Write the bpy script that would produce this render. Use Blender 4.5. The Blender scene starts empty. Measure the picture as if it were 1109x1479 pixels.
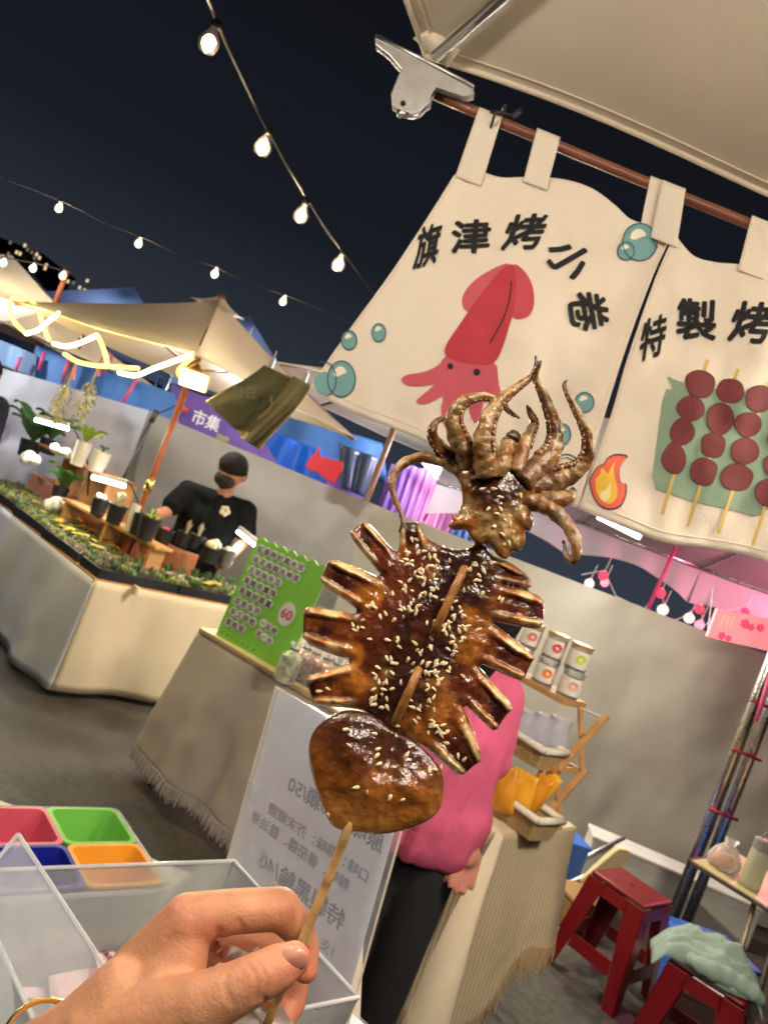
import bpy, bmesh, math, random
import numpy as np
from mathutils import Vector, Matrix

random.seed(7)
rng = np.random.default_rng(11)
sc = bpy.context.scene
col = sc.collection
R = math.radians

# ------------------------------------------------------------------ camera
CAM_H = 1.6            # eye height above the ground
ROLL = R(21.0)         # the phone is held tilted
F = 1109.0             # focal length in photo pixels
CX, CY = 554.5, 739.5
cam_data = bpy.data.cameras.new('camera')
cam = bpy.data.objects.new('camera', cam_data)
col.objects.link(cam)
cam.matrix_world = Matrix.Translation((0, 0, CAM_H)) @ Matrix.Rotation(R(90), 4, 'X') @ Matrix.Rotation(ROLL, 4, 'Z')
cam_data.sensor_fit = 'HORIZONTAL'
cam_data.sensor_width = 27.0
cam_data.lens = 27.0 * F / 1109.0
cam_data.clip_start = 0.02
cam_data.clip_end = 600
cam_data.dof.use_dof = True
cam_data.dof.focus_distance = 0.43
cam_data.dof.aperture_fstop = 20.0
sc.camera = cam

# ------------------------------------------------------------------ night sky
world = bpy.data.worlds.new('World')
sc.world = world
world.use_nodes = True
wn = world.node_tree.nodes
wl = world.node_tree.links
wn.clear()
w_out = wn.new('ShaderNodeOutputWorld')
w_bg = wn.new('ShaderNodeBackground')
w_tc = wn.new('ShaderNodeTexCoord')
w_sep = wn.new('ShaderNodeSeparateXYZ')
w_rmp = wn.new('ShaderNodeValToRGB')
w_rmp.color_ramp.elements[0].position = 0.0
w_rmp.color_ramp.elements[0].color = (0.022, 0.027, 0.040, 1)
w_rmp.color_ramp.elements[1].position = 0.55
w_rmp.color_ramp.elements[1].color = (0.0033, 0.0037, 0.0050, 1)
e_ = w_rmp.color_ramp.elements.new(0.14)
e_.color = (0.015, 0.018, 0.025, 1)
e_ = w_rmp.color_ramp.elements.new(0.28)
e_.color = (0.0060, 0.0074, 0.0108, 1)
wl.new(w_tc.outputs['Generated'], w_sep.inputs[0])
wl.new(w_sep.outputs['Z'], w_rmp.inputs[0])
wl.new(w_rmp.outputs[0], w_bg.inputs[0])
w_bg.inputs[1].default_value = 1.0
wl.new(w_bg.outputs[0], w_out.inputs[0])

# ------------------------------------------------------------------ picture settings
sc.view_settings.view_transform = 'Standard'
sc.view_settings.look = 'None'
sc.view_settings.gamma = 1.0
sc.view_settings.use_curve_mapping = False
sc.view_settings.exposure = 0.7
sc.render.engine = 'CYCLES'
sc.cycles.use_denoising = True
sc.cycles.max_bounces = 8
sc.cycles.diffuse_bounces = 3
sc.cycles.glossy_bounces = 3
sc.cycles.transmission_bounces = 6
sc.cycles.transparent_max_bounces = 10
sc.cycles.sample_clamp_indirect = 4.0
sc.cycles.caustics_reflective = False
sc.cycles.caustics_refractive = False

# ------------------------------------------------------------------ photo pixel -> world
COS, SIN = math.cos(ROLL), math.sin(ROLL)
def uv(px, py):
    a, b = px - CX, py - CY
    return a * COS + b * SIN, -a * SIN + b * COS
def W(px, py, d):
    u, v = uv(px, py)
    return Vector((u / F * d, d, CAM_H - v / F * d))
def G(px, py, z):
    u, v = uv(px, py)
    return W(px, py, (CAM_H - z) * F / v)
def WN(P, d):
    P = np.asarray(P, float)
    a, b = P[:, 0] - CX, P[:, 1] - CY
    u, v = a * COS + b * SIN, -a * SIN + b * COS
    return np.stack([u / F * d, np.zeros(len(P)) + d, CAM_H - v / F * d], 1)

# ------------------------------------------------------------------ numpy noise
_tab = np.random.default_rng(5).random((256, 256))
def vnoise(x, y):
    x = np.asarray(x, float); y = np.asarray(y, float)
    xi, yi = np.floor(x).astype(int), np.floor(y).astype(int)
    xf, yf = x - xi, y - yi
    xf = xf * xf * (3 - 2 * xf); yf = yf * yf * (3 - 2 * yf)
    t = lambda i, j: _tab[i % 256, j % 256]
    return ((t(xi, yi) * (1 - xf) + t(xi + 1, yi) * xf) * (1 - yf)
            + (t(xi, yi + 1) * (1 - xf) + t(xi + 1, yi + 1) * xf) * yf)
def fbm(x, y, o=4):
    s = 0; a = .5
    for k in range(o):
        s = s + a * vnoise(x * 2 ** k + 17 * k, y * 2 ** k + 31 * k); a *= .5
    return s / (1 - .5 ** o)
def sstep(a, b, x):
    t = np.clip((x - a) / (b - a), 0, 1)
    return t * t * (3 - 2 * t)

# ------------------------------------------------------------------ materials
def lin(r, g, b):
    f = lambda c: (c / 255 / 12.92) if c <= 10.3 else ((c / 255 + .055) / 1.055) ** 2.4
    return (f(r), f(g), f(b))
_mats = {}
def M(name, c=(.5, .5, .5), rough=.6, var=.12, scale=6., bump=0., bscale=60., metal=0., coat=0.,
      sss=0., trans=0., emit=0., ecol=None, alpha=1., attr=None, thin=0., ior=1.45, spec=.5, wave=None):
    if name in _mats:
        return _mats[name]
    m = bpy.data.materials.new(name); m.use_nodes = True
    n, l = m.node_tree.nodes, m.node_tree.links
    b = n['Principled BSDF']; out = n['Material Output']
    tc = n.new('ShaderNodeTexCoord')
    nz = n.new('ShaderNodeTexNoise'); nz.inputs['Scale'].default_value = scale
    nz.inputs['Detail'].default_value = 5; nz.inputs['Roughness'].default_value = .6
    l.new(tc.outputs['Object'], nz.inputs['Vector'])
    mx = n.new('ShaderNodeMix'); mx.data_type = 'RGBA'; mx.blend_type = 'MULTIPLY'
    mx.inputs[0].default_value = 1.0
    rp = n.new('ShaderNodeValToRGB')
    rp.color_ramp.elements[0].position = .3; rp.color_ramp.elements[1].position = .7
    lo, hi = 1 - var, 1 + var
    rp.color_ramp.elements[0].color = (lo, lo, lo, 1); rp.color_ramp.elements[1].color = (hi, hi, hi, 1)
    l.new(nz.outputs['Fac'], rp.inputs[0])
    if attr:
        at = n.new('ShaderNodeAttribute'); at.attribute_name = attr
        l.new(at.outputs['Color'], mx.inputs[6])
    else:
        mx.inputs[6].default_value = (*c, 1)
    l.new(rp.outputs[0], mx.inputs[7])
    l.new(mx.outputs[2], b.inputs['Base Color'])
    rr = n.new('ShaderNodeMapRange')
    rr.inputs['To Min'].default_value = max(0.02, rough * .82); rr.inputs['To Max'].default_value = min(1, rough * 1.18)
    l.new(nz.outputs['Fac'], rr.inputs['Value']); l.new(rr.outputs[0], b.inputs['Roughness'])
    b.inputs['Metallic'].default_value = metal
    b.inputs['IOR'].default_value = ior
    b.inputs['Specular IOR Level'].default_value = spec
    b.inputs['Coat Weight'].default_value = coat
    b.inputs['Coat Roughness'].default_value = .06
    b.inputs['Transmission Weight'].default_value = trans
    b.inputs['Alpha'].default_value = alpha
    if sss:
        b.inputs['Subsurface Weight'].default_value = sss
        b.inputs['Subsurface Radius'].default_value = (.9, .35, .15)
        b.inputs['Subsurface Scale'].default_value = .006
    if emit:
        b.inputs['Emission Color'].default_value = (*(ecol or c), 1)
        b.inputs['Emission Strength'].default_value = emit
    src = None
    if bump:
        bz = n.new('ShaderNodeTexNoise'); bz.inputs['Scale'].default_value = bscale
        bz.inputs['Detail'].default_value = 4
        l.new(tc.outputs['Object'], bz.inputs['Vector'])
        src = bz.outputs['Fac']
    if wave:
        wv = n.new('ShaderNodeTexWave'); wv.inputs['Scale'].default_value = wave
        wv.inputs['Distortion'].default_value = 1.5
        l.new(tc.outputs['Object'], wv.inputs['Vector']); src = wv.outputs['Fac']
        wr_ = n.new('ShaderNodeMapRange'); wr_.inputs['To Min'].default_value = .72; wr_.inputs['To Max'].default_value = 1.12
        wm = n.new('ShaderNodeMix'); wm.data_type = 'RGBA'; wm.blend_type = 'MULTIPLY'; wm.inputs[0].default_value = 1.
        l.new(src, wr_.inputs['Value']); l.new(mx.outputs[2], wm.inputs[6]); l.new(wr_.outputs[0], wm.inputs[7]); l.new(wm.outputs[2], b.inputs['Base Color'])
    if src:
        bp = n.new('ShaderNodeBump'); bp.inputs['Strength'].default_value = bump or .4
        bp.inputs['Distance'].default_value = .004
        l.new(src, bp.inputs['Height']); l.new(bp.outputs[0], b.inputs['Normal'])
        if coat:
            l.new(bp.outputs[0], b.inputs['Coat Normal'])
    if thin:      # cloth that lets light through
        tr = n.new('ShaderNodeBsdfTranslucent'); ms = n.new('ShaderNodeMixShader')
        l.new(mx.outputs[2], tr.inputs[0]); ms.inputs[0].default_value = thin
        l.new(b.outputs[0], ms.inputs[1]); l.new(tr.outputs[0], ms.inputs[2]); l.new(ms.outputs[0], out.inputs['Surface'])
    _mats[name] = m
    return m
def clear_plastic(name, tint=(.9, .93, .96), haze=.16, rough=.08):
    if name in _mats:
        return _mats[name]
    m = bpy.data.materials.new(name); m.use_nodes = True
    n, l = m.node_tree.nodes, m.node_tree.links
    b = n['Principled BSDF']; out = n['Material Output']
    b.inputs['Base Color'].default_value = (*tint, 1); b.inputs['Roughness'].default_value = rough
    t = n.new('ShaderNodeBsdfTransparent'); t.inputs[0].default_value = (*tint, 1)
    fr = n.new('ShaderNodeFresnel'); fr.inputs[0].default_value = 1.45
    ad = n.new('ShaderNodeMath'); ad.operation = 'ADD'; ad.inputs[1].default_value = haze; ad.use_clamp = True
    nz = n.new('ShaderNodeTexNoise'); nz.inputs['Scale'].default_value = 14
    mu = n.new('ShaderNodeMath'); mu.operation = 'MULTIPLY_ADD'; mu.inputs[1].default_value = .08
    l.new(nz.outputs['Fac'], mu.inputs[0]); l.new(fr.outputs[0], mu.inputs[2]); l.new(mu.outputs[0], ad.inputs[0])
    ms = n.new('ShaderNodeMixShader')
    l.new(ad.outputs[0], ms.inputs[0]); l.new(t.outputs[0], ms.inputs[1]); l.new(b.outputs[0], ms.inputs[2])
    l.new(ms.outputs[0], out.inputs['Surface'])
    _mats[name] = m
    return m

# ------------------------------------------------------------------ shapes: (verts, faces)
def J(*shapes):
    V, Fs = [], []
    for v, f in shapes:
        o = len(V); V += [Vector(p) for p in v]; Fs += [tuple(i + o for i in q) for q in f]
    return V, Fs
def box(c, s, rz=0., ax=None):
    c = Vector(c); sx, sy, sz = s[0] / 2, s[1] / 2, s[2] / 2
    if ax is None:
        X, Y, Z = Vector((math.cos(rz), math.sin(rz), 0)), Vector((-math.sin(rz), math.cos(rz), 0)), Vector((0, 0, 1))
    else:
        X, Y, Z = ax
    V = [c + X * a * sx + Y * b * sy + Z * d * sz for d in (-1, 1) for b in (-1, 1) for a in (-1, 1)]
    return V, [(0, 2, 3, 1), (4, 5, 7, 6), (0, 1, 5, 4), (2, 6, 7, 3), (0, 4, 6, 2), (1, 3, 7, 5)]
def frame_at(t):
    t = t.normalized()
    a = Vector((0, 0, 1)) if abs(t.z) < .9 else Vector((1, 0, 0))
    x = t.cross(a).normalized(); return x, t.cross(x).normalized()
def tube(pts, r, n=10, caps=True):
    pts = [Vector(p) for p in pts]
    rs = list(r) if hasattr(r, '__len__') else [r] * len(pts)
    V, Fs = [], []
    x = y = None
    for i, p in enumerate(pts):
        t = (pts[min(i + 1, len(pts) - 1)] - pts[max(i - 1, 0)])
        if t.length < 1e-9: t = Vector((0, 0, 1))
        t.normalize()
        if x is None:
            x, y = frame_at(t)
        else:
            x = (x - t * x.dot(t)).normalized(); y = t.cross(x).normalized()
        for k in range(n):
            a = 2 * math.pi * k / n
            V.append(p + (x * math.cos(a) + y * math.sin(a)) * rs[i])
    for i in range(len(pts) - 1):
        for k in range(n):
            a, b = i * n + k, i * n + (k + 1) % n
            Fs.append((a, b, b + n, a + n))
    if caps:
        Fs.append(tuple(range(n - 1, -1, -1))); o = (len(pts) - 1) * n
        Fs.append(tuple(o + k for k in range(n)))
    return V, Fs
def bar(a, b, w, t=None, up=(0, 0, 1)):
    a, b = Vector(a), Vector(b); Z = (b - a); L = Z.length; Z.normalize()
    u = Vector(up)
    if abs(Z.dot(u)) > .95: u = Vector((1, 0, 0))
    X = u.cross(Z).normalized(); Y = Z.cross(X)
    return box((a + b) / 2, (w, t or w, L), ax=(X, Y, Z))
def lathe(base, prof, n=20, axis=(0, 0, 1)):
    base = Vector(base); ax = Vector(axis).normalized(); x, y = frame_at(ax)
    V, Fs = [], []
    for r, z in prof:
        for k in range(n):
            a = 2 * math.pi * k / n
            V.append(base + ax * z + (x * math.cos(a) + y * math.sin(a)) * max(r, 1e-5))
    for i in range(len(prof) - 1):
        for k in range(n):
            a, b = i * n + k, i * n + (k + 1) % n
            Fs.append((a, b, b + n, a + n))
    return V, Fs
def ball(c, r, n=12, m=8):
    rx, ry, rz = r if hasattr(r, '__len__') else (r, r, r)
    c = Vector(c); V, Fs = [], []
    for i in range(m + 1):
        t = math.pi * i / m
        for k in range(n):
            a = 2 * math.pi * k / n
            V.append(c + Vector((rx * math.sin(t) * math.cos(a), ry * math.sin(t) * math.sin(a), rz * math.cos(t))))
    for i in range(m):
        for k in range(n):
            a, b = i * n + k, i * n + (k + 1) % n
            Fs.append((a, a + n, b + n, b))
    return V, Fs
def sheet(fn, nu, nv):
    V = [Vector(fn(i / nu, j / nv)) for j in range(nv + 1) for i in range(nu + 1)]
    Fs = [(j * (nu + 1) + i, j * (nu + 1) + i + 1, (j + 1) * (nu + 1) + i + 1, (j + 1) * (nu + 1) + i)
          for j in range(nv) for i in range(nu)]
    return V, Fs
def prism(pts, off):
    pts = [Vector(p) for p in pts]; off = Vector(off); n = len(pts)
    V = pts + [p + off for p in pts]
    return V, [tuple(range(n))[::-1], tuple(range(n, 2 * n))] + [(i, (i + 1) % n, n + (i + 1) % n, n + i) for i in range(n)]
def catmull(P, k=8):
    P = [np.array(p, float) for p in P]; Q = [2 * P[0] - P[1]] + P + [2 * P[-1] - P[-2]]; out = []
    for i in range(1, len(Q) - 2):
        a, b, c, d = Q[i - 1:i + 3]
        for j in range(k):
            t = j / k
            out.append(.5 * (2 * b + (c - a) * t + (2 * a - 5 * b + 4 * c - d) * t * t + (3 * b - a - 3 * c + d) * t ** 3))
    out.append(P[-1]); return np.array(out)
def chaikin(P, it=2):
    P = np.array(P, float)
    for _ in range(it):
        N = np.roll(P, -1, 0)
        P = np.stack([.75 * P + .25 * N, .25 * P + .75 * N], 1).reshape(-1, P.shape[1])
    return P

# ------------------------------------------------------------------ objects
ORG = {}
def thing(name, label, cat, loc, group=None):
    o = bpy.data.objects.new(name, None); col.objects.link(o)
    o.location = loc; o.empty_display_size = .05
    o['label'] = label; o['category'] = cat
    if group: o['group'] = group
    ORG[o] = Vector(loc)
    return o
def mk(name, shape, mat, parent=None, smooth=False, bevel=0., label=None, cat=None, group=None, kind=None, attr=None,
       solid=0., origin=None, sub=0):
    V, Fs = shape
    org = ORG[parent] if parent is not None else (Vector(origin) if origin is not None else Vector((0, 0, 0)))
    me = bpy.data.meshes.new(name)
    if isinstance(V, np.ndarray):
        V = V - np.array(org)
        me.from_pydata(V.tolist(), [], [list(map(int, f)) for f in Fs])
    else:
        me.from_pydata([tuple(Vector(p) - org) for p in V], [], [tuple(f) for f in Fs])
    me.validate(); me.update()
    if attr is not None:
        a = me.color_attributes.new('tint', 'FLOAT_COLOR', 'POINT')
        c4 = np.ones((len(me.vertices), 4), np.float32); c4[:, :3] = attr
        a.data.foreach_set('color', c4.ravel())
    if mat: me.materials.append(mat)
    if smooth:
        me.polygons.foreach_set('use_smooth', [True] * len(me.polygons))
    o = bpy.data.objects.new(name, me); col.objects.link(o)
    if parent is not None: o.parent = parent
    else: o.location = org
    ORG[o] = org
    if bevel:
        b = o.modifiers.new('bevel', 'BEVEL'); b.width = bevel; b.segments = 2; b.limit_method = 'ANGLE'
    if solid:
        s = o.modifiers.new('solid', 'SOLIDIFY'); s.thickness = solid; s.offset = 0
    if sub:
        s = o.modifiers.new('sub', 'SUBSURF'); s.levels = sub; s.render_levels = sub
    if label: o['label'] = label
    if cat: o['category'] = cat
    if group: o['group'] = group
    if kind: o['kind'] = kind
    return o
def dup(root, loc, rz=0., label=None, group=None, scale=1.):
    def cp(o, par):
        c = o.copy(); col.objects.link(c); c.parent = par; ORG[c] = Vector(loc)
        for ch in [k for k in o.children]: cp(ch, c)
        return c
    r = cp(root, None); r.location = loc; r.rotation_euler = (0, 0, rz); r.scale = (scale,) * 3
    if label: r['label'] = label
    if group: r['group'] = group
    return r
def lamp(name, kind, loc, energy, color, parent, size=.2, size_y=None, direction=(0, 0, -1), radius=.03):
    ld = bpy.data.lights.new(name, kind); ld.energy = energy; ld.color = color
    if kind == 'AREA':
        ld.size = size
        if size_y: ld.shape = 'RECTANGLE'; ld.size_y = size_y
    else:
        ld.shadow_soft_size = radius
    o = bpy.data.objects.new(name, ld); col.objects.link(o)
    o.location = Vector(loc) - (ORG[parent] if parent is not None else Vector((0, 0, 0)))
    o.rotation_euler = Vector(direction).to_track_quat('-Z', 'Y').to_euler()
    o.parent = parent
    return o

def organic(chains, voxel, smooth=6, extra=()):
    """chains of (point, radius) -> one continuous surface"""
    parts = []
    for ch in chains:
        ch = [(Vector(p), r) for p, r in ch]
        for p, r in ch: parts.append(ball(p, r, 14, 9))
        for (a, ra), (b, rb) in zip(ch, ch[1:]):
            parts.append(tube([a, a.lerp(b, .5), b], [ra, (ra + rb) / 2, rb], 14))
    V, Fs = J(*parts, *extra)
    me = bpy.data.meshes.new('tmp'); me.from_pydata([tuple(v) for v in V], [], Fs); me.update()
    bm = bmesh.new(); bm.from_mesh(me); bmesh.ops.recalc_face_normals(bm, faces=bm.faces); bm.to_mesh(me); bm.free()
    o = bpy.data.objects.new('tmp', me); col.objects.link(o)
    r = o.modifiers.new('r', 'REMESH'); r.mode = 'VOXEL'; r.voxel_size = voxel
    s = o.modifiers.new('s', 'SMOOTH'); s.iterations = smooth; s.factor = .5
    dg = bpy.context.evaluated_depsgraph_get(); e = o.evaluated_get(dg); m2 = e.to_mesh()
    n = len(m2.vertices); co = np.empty(n * 3); m2.vertices.foreach_get('co', co)
    fs = [tuple(p.vertices) for p in m2.polygons]
    e.to_mesh_clear(); bpy.data.objects.remove(o); bpy.data.meshes.remove(me)
    return co.reshape(-1, 3), fs

# ------------------------------------------------------------------ lettering (built-in font)
_glyph = {}
def glyphs(body):
    key = body
    if key not in _glyph:
        cu = bpy.data.curves.new('t', 'FONT'); cu.body = body; cu.resolution_u = 2
        o = bpy.data.objects.new('t', cu); col.objects.link(o)
        dg = bpy.context.evaluated_depsgraph_get(); e = o.evaluated_get(dg); m = e.to_mesh()
        V = np.array([v.co[:2] for v in m.vertices]).reshape(-1, 2); Fs = [tuple(p.vertices) for p in m.polygons]
        e.to_mesh_clear(); bpy.data.objects.remove(o); bpy.data.curves.remove(cu)
        _glyph[key] = (V, Fs)
    return _glyph[key]
def bold_glyphs(body, bold, n=6):
    """thicken the strokes by overlaying shifted copies; the third column is a tiny lift for each copy"""
    V, Fs = glyphs(body); m = len(V)
    if not bold: return np.column_stack([V, np.zeros(m)]), Fs
    Vs, F2 = [], []
    for k in range(n):
        a = 2 * math.pi * k / n
        Vs.append(np.column_stack([V + np.array((math.cos(a), math.sin(a))) * bold, np.full(m, k * .004)])); F2 += [tuple(i + k * m for i in f) for f in Fs]
    return np.concatenate(Vs), F2
def lettering(body, origin, X, Y, size, bold=.0, center=False, lift=None):
    """text laid in the plane origin + x*X + y*Y (unit vectors), cap size in metres"""
    V, Fs = bold_glyphs(body, bold); V = V * size
    if center:
        V[:, :2] -= (V[:, :2].min(0) + V[:, :2].max(0)) / 2
    o, X, Y = Vector(origin), Vector(X), Vector(Y); N = X.cross(Y)
    return [o + X * a + Y * b + N * c for a, b, c in V], Fs
# ------------------------------------------------------------------ ground
asphalt = M('worn_asphalt', (.058, .053, .044), rough=.55, var=.40, scale=26., bump=.6, bscale=140)
_n, _l = asphalt.node_tree.nodes, asphalt.node_tree.links
_b = _n['Principled BSDF']; _tc = _n.new('ShaderNodeTexCoord')
_z = _n.new('ShaderNodeTexNoise'); _z.inputs['Scale'].default_value = 1.1; _z.inputs['Detail'].default_value = 7; _z.inputs['Roughness'].default_value = .65
_r = _n.new('ShaderNodeValToRGB'); _r.color_ramp.elements[0].position = .40; _r.color_ramp.elements[1].position = .60
_r.color_ramp.elements[0].color = (.45, .44, .42, 1); _r.color_ramp.elements[1].color = (1.25, 1.22, 1.15, 1)
_m = _n.new('ShaderNodeMix'); _m.data_type = 'RGBA'; _m.blend_type = 'MULTIPLY'; _m.inputs[0].default_value = 1.
_src = _b.inputs['Base Color'].links[0].from_socket
_l.new(_tc.outputs['Object'], _z.inputs['Vector']); _l.new(_z.outputs['Fac'], _r.inputs[0]); _l.new(_src, _m.inputs[6]); _l.new(_r.outputs[0], _m.inputs[7]); _l.new(_m.outputs[2], _b.inputs['Base Color'])
_q = _n.new('ShaderNodeMapRange'); _q.inputs['From Min'].default_value = .4; _q.inputs['From Max'].default_value = .6; _q.inputs['To Min'].default_value = .32; _q.inputs['To Max'].default_value = .75
_l.new(_z.outputs['Fac'], _q.inputs['Value']); _l.new(_q.outputs[0], _b.inputs['Roughness'])
mk('ground', sheet(lambda a, b: (-150 + 300 * a, -60 + 300 * b, 0), 60, 60), asphalt, None, kind='structure')

# ------------------------------------------------------------------ stall lamps, some of them unseen and added for fill
WARM, COOL, NEUT = (1., .86, .70), (.86, .92, 1.), (1., .92, .80)
def glow(name, c, s):
    if name in _mats: return _mats[name]
    m = bpy.data.materials.new(name); m.use_nodes = True
    n, l = m.node_tree.nodes, m.node_tree.links
    n.remove(n['Principled BSDF']); e = n.new('ShaderNodeEmission')
    e.inputs[0].default_value = (*c, 1); e.inputs[1].default_value = s
    l.new(e.outputs[0], n['Material Output'].inputs['Surface']); _mats[name] = m
    return m
lampwhite = M('lamp_housing', (.7, .7, .68), rough=.4, var=.05)
def tube_lamp(label, a, b, energy, color, hang=.25, down=(0, 0, -1), e=9., wide=.05, grp=None):
    a, b = Vector(a), Vector(b); c = (a + b) / 2; L = (b - a).length
    t = thing('tube_lamp', label, 'lamp', c, grp)
    mk('tube', tube([a, b], .014, 12), glow('tube_' + str(color) + str(e), color, e), t, smooth=True)
    mk('housing', bar(a + Vector((0, 0, .028)), b + Vector((0, 0, .028)), .03, .03), lampwhite, t, bevel=.004)
    for k in (.15, .85): mk('hanger', tube([a.lerp(b, k) + Vector((0, 0, .03)), a.lerp(b, k) + Vector((0, 0, .03 + hang))], .002, 6), lampwhite, t)
    o = lamp('light', 'AREA', c - Vector((0, 0, .03)), energy, color, t, L, wide, down)
    if energy: lamp('back_light', 'POINT', c + Vector((0, 0, -.02)), energy * .36, color, t, radius=.05)
    d = (b - a).normalized(); dn = Vector(down).normalized(); z = -dn; x = (d - z * d.dot(z)).normalized(); y = z.cross(x)
    o.rotation_euler = Matrix((x, y, z)).transposed().to_euler()
    return t
tube_lamp('long tube lamp hanging under the squid stall parasol', (.0, .28, 2.34), (.85, .22, 2.34), 4.4, WARM, .25, down=(-.15, .35, -1))
tube_lamp('short tube lamp under the squid stall parasol, beside its pole', (-.10, -.25, 2.40), (.35, -.45, 2.40), 6.2, (1, .89, .77), .2, down=(0, .75, -1))
def pendant(label, c, e, color, r=.05):
    t = thing('unseen_lamp', label, 'lamp', c); c = Vector(c)
    mk('globe', ball(c, r, 16, 10), glow('pend_%s' % (color,), color, 10.), t, smooth=True)
    mk('cord', tube([c + Vector((0, 0, r)), c + Vector((0, 0, r + .3))], .004, 6), M('pendant_cord', (.02, .02, .02)), t)
    lamp('light', 'POINT', c - Vector((0, 0, r + .07)), e, color, t, radius=.06)
pendant('unseen warm fill lamp added at the aisle side of the squid stall parasol', (-.62, .35, 2.22), 12., (1., .88, .74))  # unseen lamp, added to throw light into the aisle
tube_lamp('unseen fill tube lamp added under the far rim of the squid stall parasol', (.92, 1.22, 2.36), (1.25, .95, 2.36), 26., (1., .88, .72), .12, down=(.25, .9, -.8))  # added out of view so the jars and stools get front light
# ================================================================== grilled squid on a stick
A_ = np.array((.40, .135, .018)); PALE = np.array((.66, .47, .20)); DK = np.array((.028, .008, .006))
RB = np.array((.125, .026, .008)); KK = np.array((.012, .006, .004))
def lerp(a, b, t):
    t = np.asarray(t)[:, None]; return a * (1 - t) + b * t
def seg_dist(P, a, b):
    a, b = np.array(a, float), np.array(b, float); ab = b - a
    t = np.clip(((P - a) @ ab) / (ab @ ab), 0, 1)
    return np.linalg.norm(P - a - t[:, None] * ab, axis=1)
def poly_sd(P, poly):
    """signed distance (inside +) and nearest boundary point"""
    A = np.array(poly, float); B = np.roll(A, -1, 0)
    best = np.full(len(P), 1e9); near = np.zeros_like(P); inside = np.zeros(len(P), bool)
    for a, b in zip(A, B):
        ab = b - a; t = np.clip(((P - a) @ ab) / max(ab @ ab, 1e-9), 0, 1); q = a + t[:, None] * ab
        d = np.linalg.norm(P - q, axis=1); k = d < best; best[k] = d[k]; near[k] = q[k]
        c = (a[1] > P[:, 1]) != (b[1] > P[:, 1])
        if abs(b[1] - a[1]) > 1e-9:
            inside ^= c & (P[:, 0] < (b[0] - a[0]) * (P[:, 1] - a[1]) / (b[1] - a[1]) + a[0])
    return np.where(inside, best, -best), near
def flesh(name, poly, step, hfun, depth, mat, parent, back=.5):
    """slab of flesh: outline in photo pixels, front relief hfun(P, sd) -> (height in px, colour)"""
    poly = np.array(poly); x0, y0 = poly.min(0) - step; x1, y1 = poly.max(0) + step
    xs, ys = np.arange(x0, x1 + step, step), np.arange(y0, y1 + step, step)
    X, Y = np.meshgrid(xs, ys); P = np.stack([X.ravel(), Y.ravel()], 1)
    sd, near = poly_sd(P, poly); nx = len(xs)
    ins = (sd > 0).reshape(len(ys), nx)
    cell = ins[:-1, :-1] | ins[1:, :-1] | ins[:-1, 1:] | ins[1:, 1:]
    out = sd <= 0; Q = P.copy(); Q[out] = near[out]; sd2 = np.where(out, 0, sd)
    h, c = hfun(Q, sd2)
    d0 = depth(Q); mm = d0 / F
    front = WN(Q, d0 - h * mm); backv = WN(Q, d0 + back * h * mm)
    idx = np.full(len(P), -1); bidx = np.full(len(P), -1)
    jj, ii = np.nonzero(cell)
    quad = np.stack([jj * nx + ii, jj * nx + ii + 1, (jj + 1) * nx + ii + 1, (jj + 1) * nx + ii], 1)
    used = np.unique(quad); idx[used] = np.arange(len(used))
    inn = used[~out[used]]; bidx[:] = idx; bidx[inn] = len(used) + np.arange(len(inn))
    V = np.concatenate([front[used], backv[inn]]); Cc = np.concatenate([c[used], c[inn]])
    Fs = [tuple(q[::-1]) for q in idx[quad]] + [tuple(q) for q in bidx[quad]]
    return mk(name, (V, Fs), mat, parent, smooth=True, attr=Cc)

squid_mat = M('glazed_squid', rough=.24, var=.38, scale=110, bump=.34, bscale=190, coat=.75, sss=.10, attr='tint')
tent_mat = M('glazed_tentacle', rough=.28, var=.40, scale=150, bump=.36, bscale=260, coat=.50, sss=.10, attr='tint')
sq_depth = lambda P: .415 + (1000 - P[:, 1]) * 6e-5
squid = thing('squid_skewer', 'glazed grilled squid with sesame seeds on a wooden stick held in a hand', 'grilled squid', W(470, 1275, .40))

STRIPS = [  # tip a, tip b, base b, base a
    ((501, 769), (528, 751), (575, 803), (553, 834)), ((460, 841), (477, 805), (560, 841), (530, 888)),
    ((436, 927), (439, 874), (526, 888), (517, 953)), ((452, 1020), (439, 977), (518, 954), (525, 1024)),
    ((574, 758), (609, 757), (622, 800), (577, 812)), ((768, 848), (752, 826), (705, 800), (712, 838)),
    ((785, 863), (783, 908), (695, 894), (719, 841)), ((774, 948), (756, 984), (678, 950), (696, 896)),
    ((744, 1022), (715, 1059), (662, 1008), (680, 957)), ((698, 1098), (666, 1123), (607, 1072), (663, 1012))]
MANTLE = [(575, 762), (583, 754), (600, 753), (609, 759), (614, 776), (640, 790), (668, 795), (688, 787), (703, 786), (707, 800),
    (735, 811), (752, 822), (768, 838), (767, 851), (750, 848), (735, 842), (722, 843), (755, 851), (785, 863), (786, 885),
    (783, 908), (770, 909), (735, 902), (704, 895), (735, 917), (774, 948), (765, 962), (756, 984), (740, 980), (682, 953),
    (715, 988), (744, 1022), (728, 1036), (716, 1059), (700, 1046), (664, 1011), (683, 1048), (698, 1098), (684, 1106), (666, 1123),
    (650, 1112), (618, 1082), (595, 1070), (575, 1062), (555, 1050), (530, 1030), (515, 1024), (480, 1021), (452, 1020), (449, 1004),
    (439, 977), (470, 969), (514, 954), (480, 947), (436, 927), (438, 900), (439, 874), (470, 879), (524, 888),
    (500, 868), (460, 842), (468, 824), (477, 805), (510, 817), (556, 838), (535, 812), (501, 770), (514, 762),
    (528, 751), (548, 772), (574, 801), (577, 782)]
AX0, AX1 = (690, 790), (545, 1060)
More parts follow.
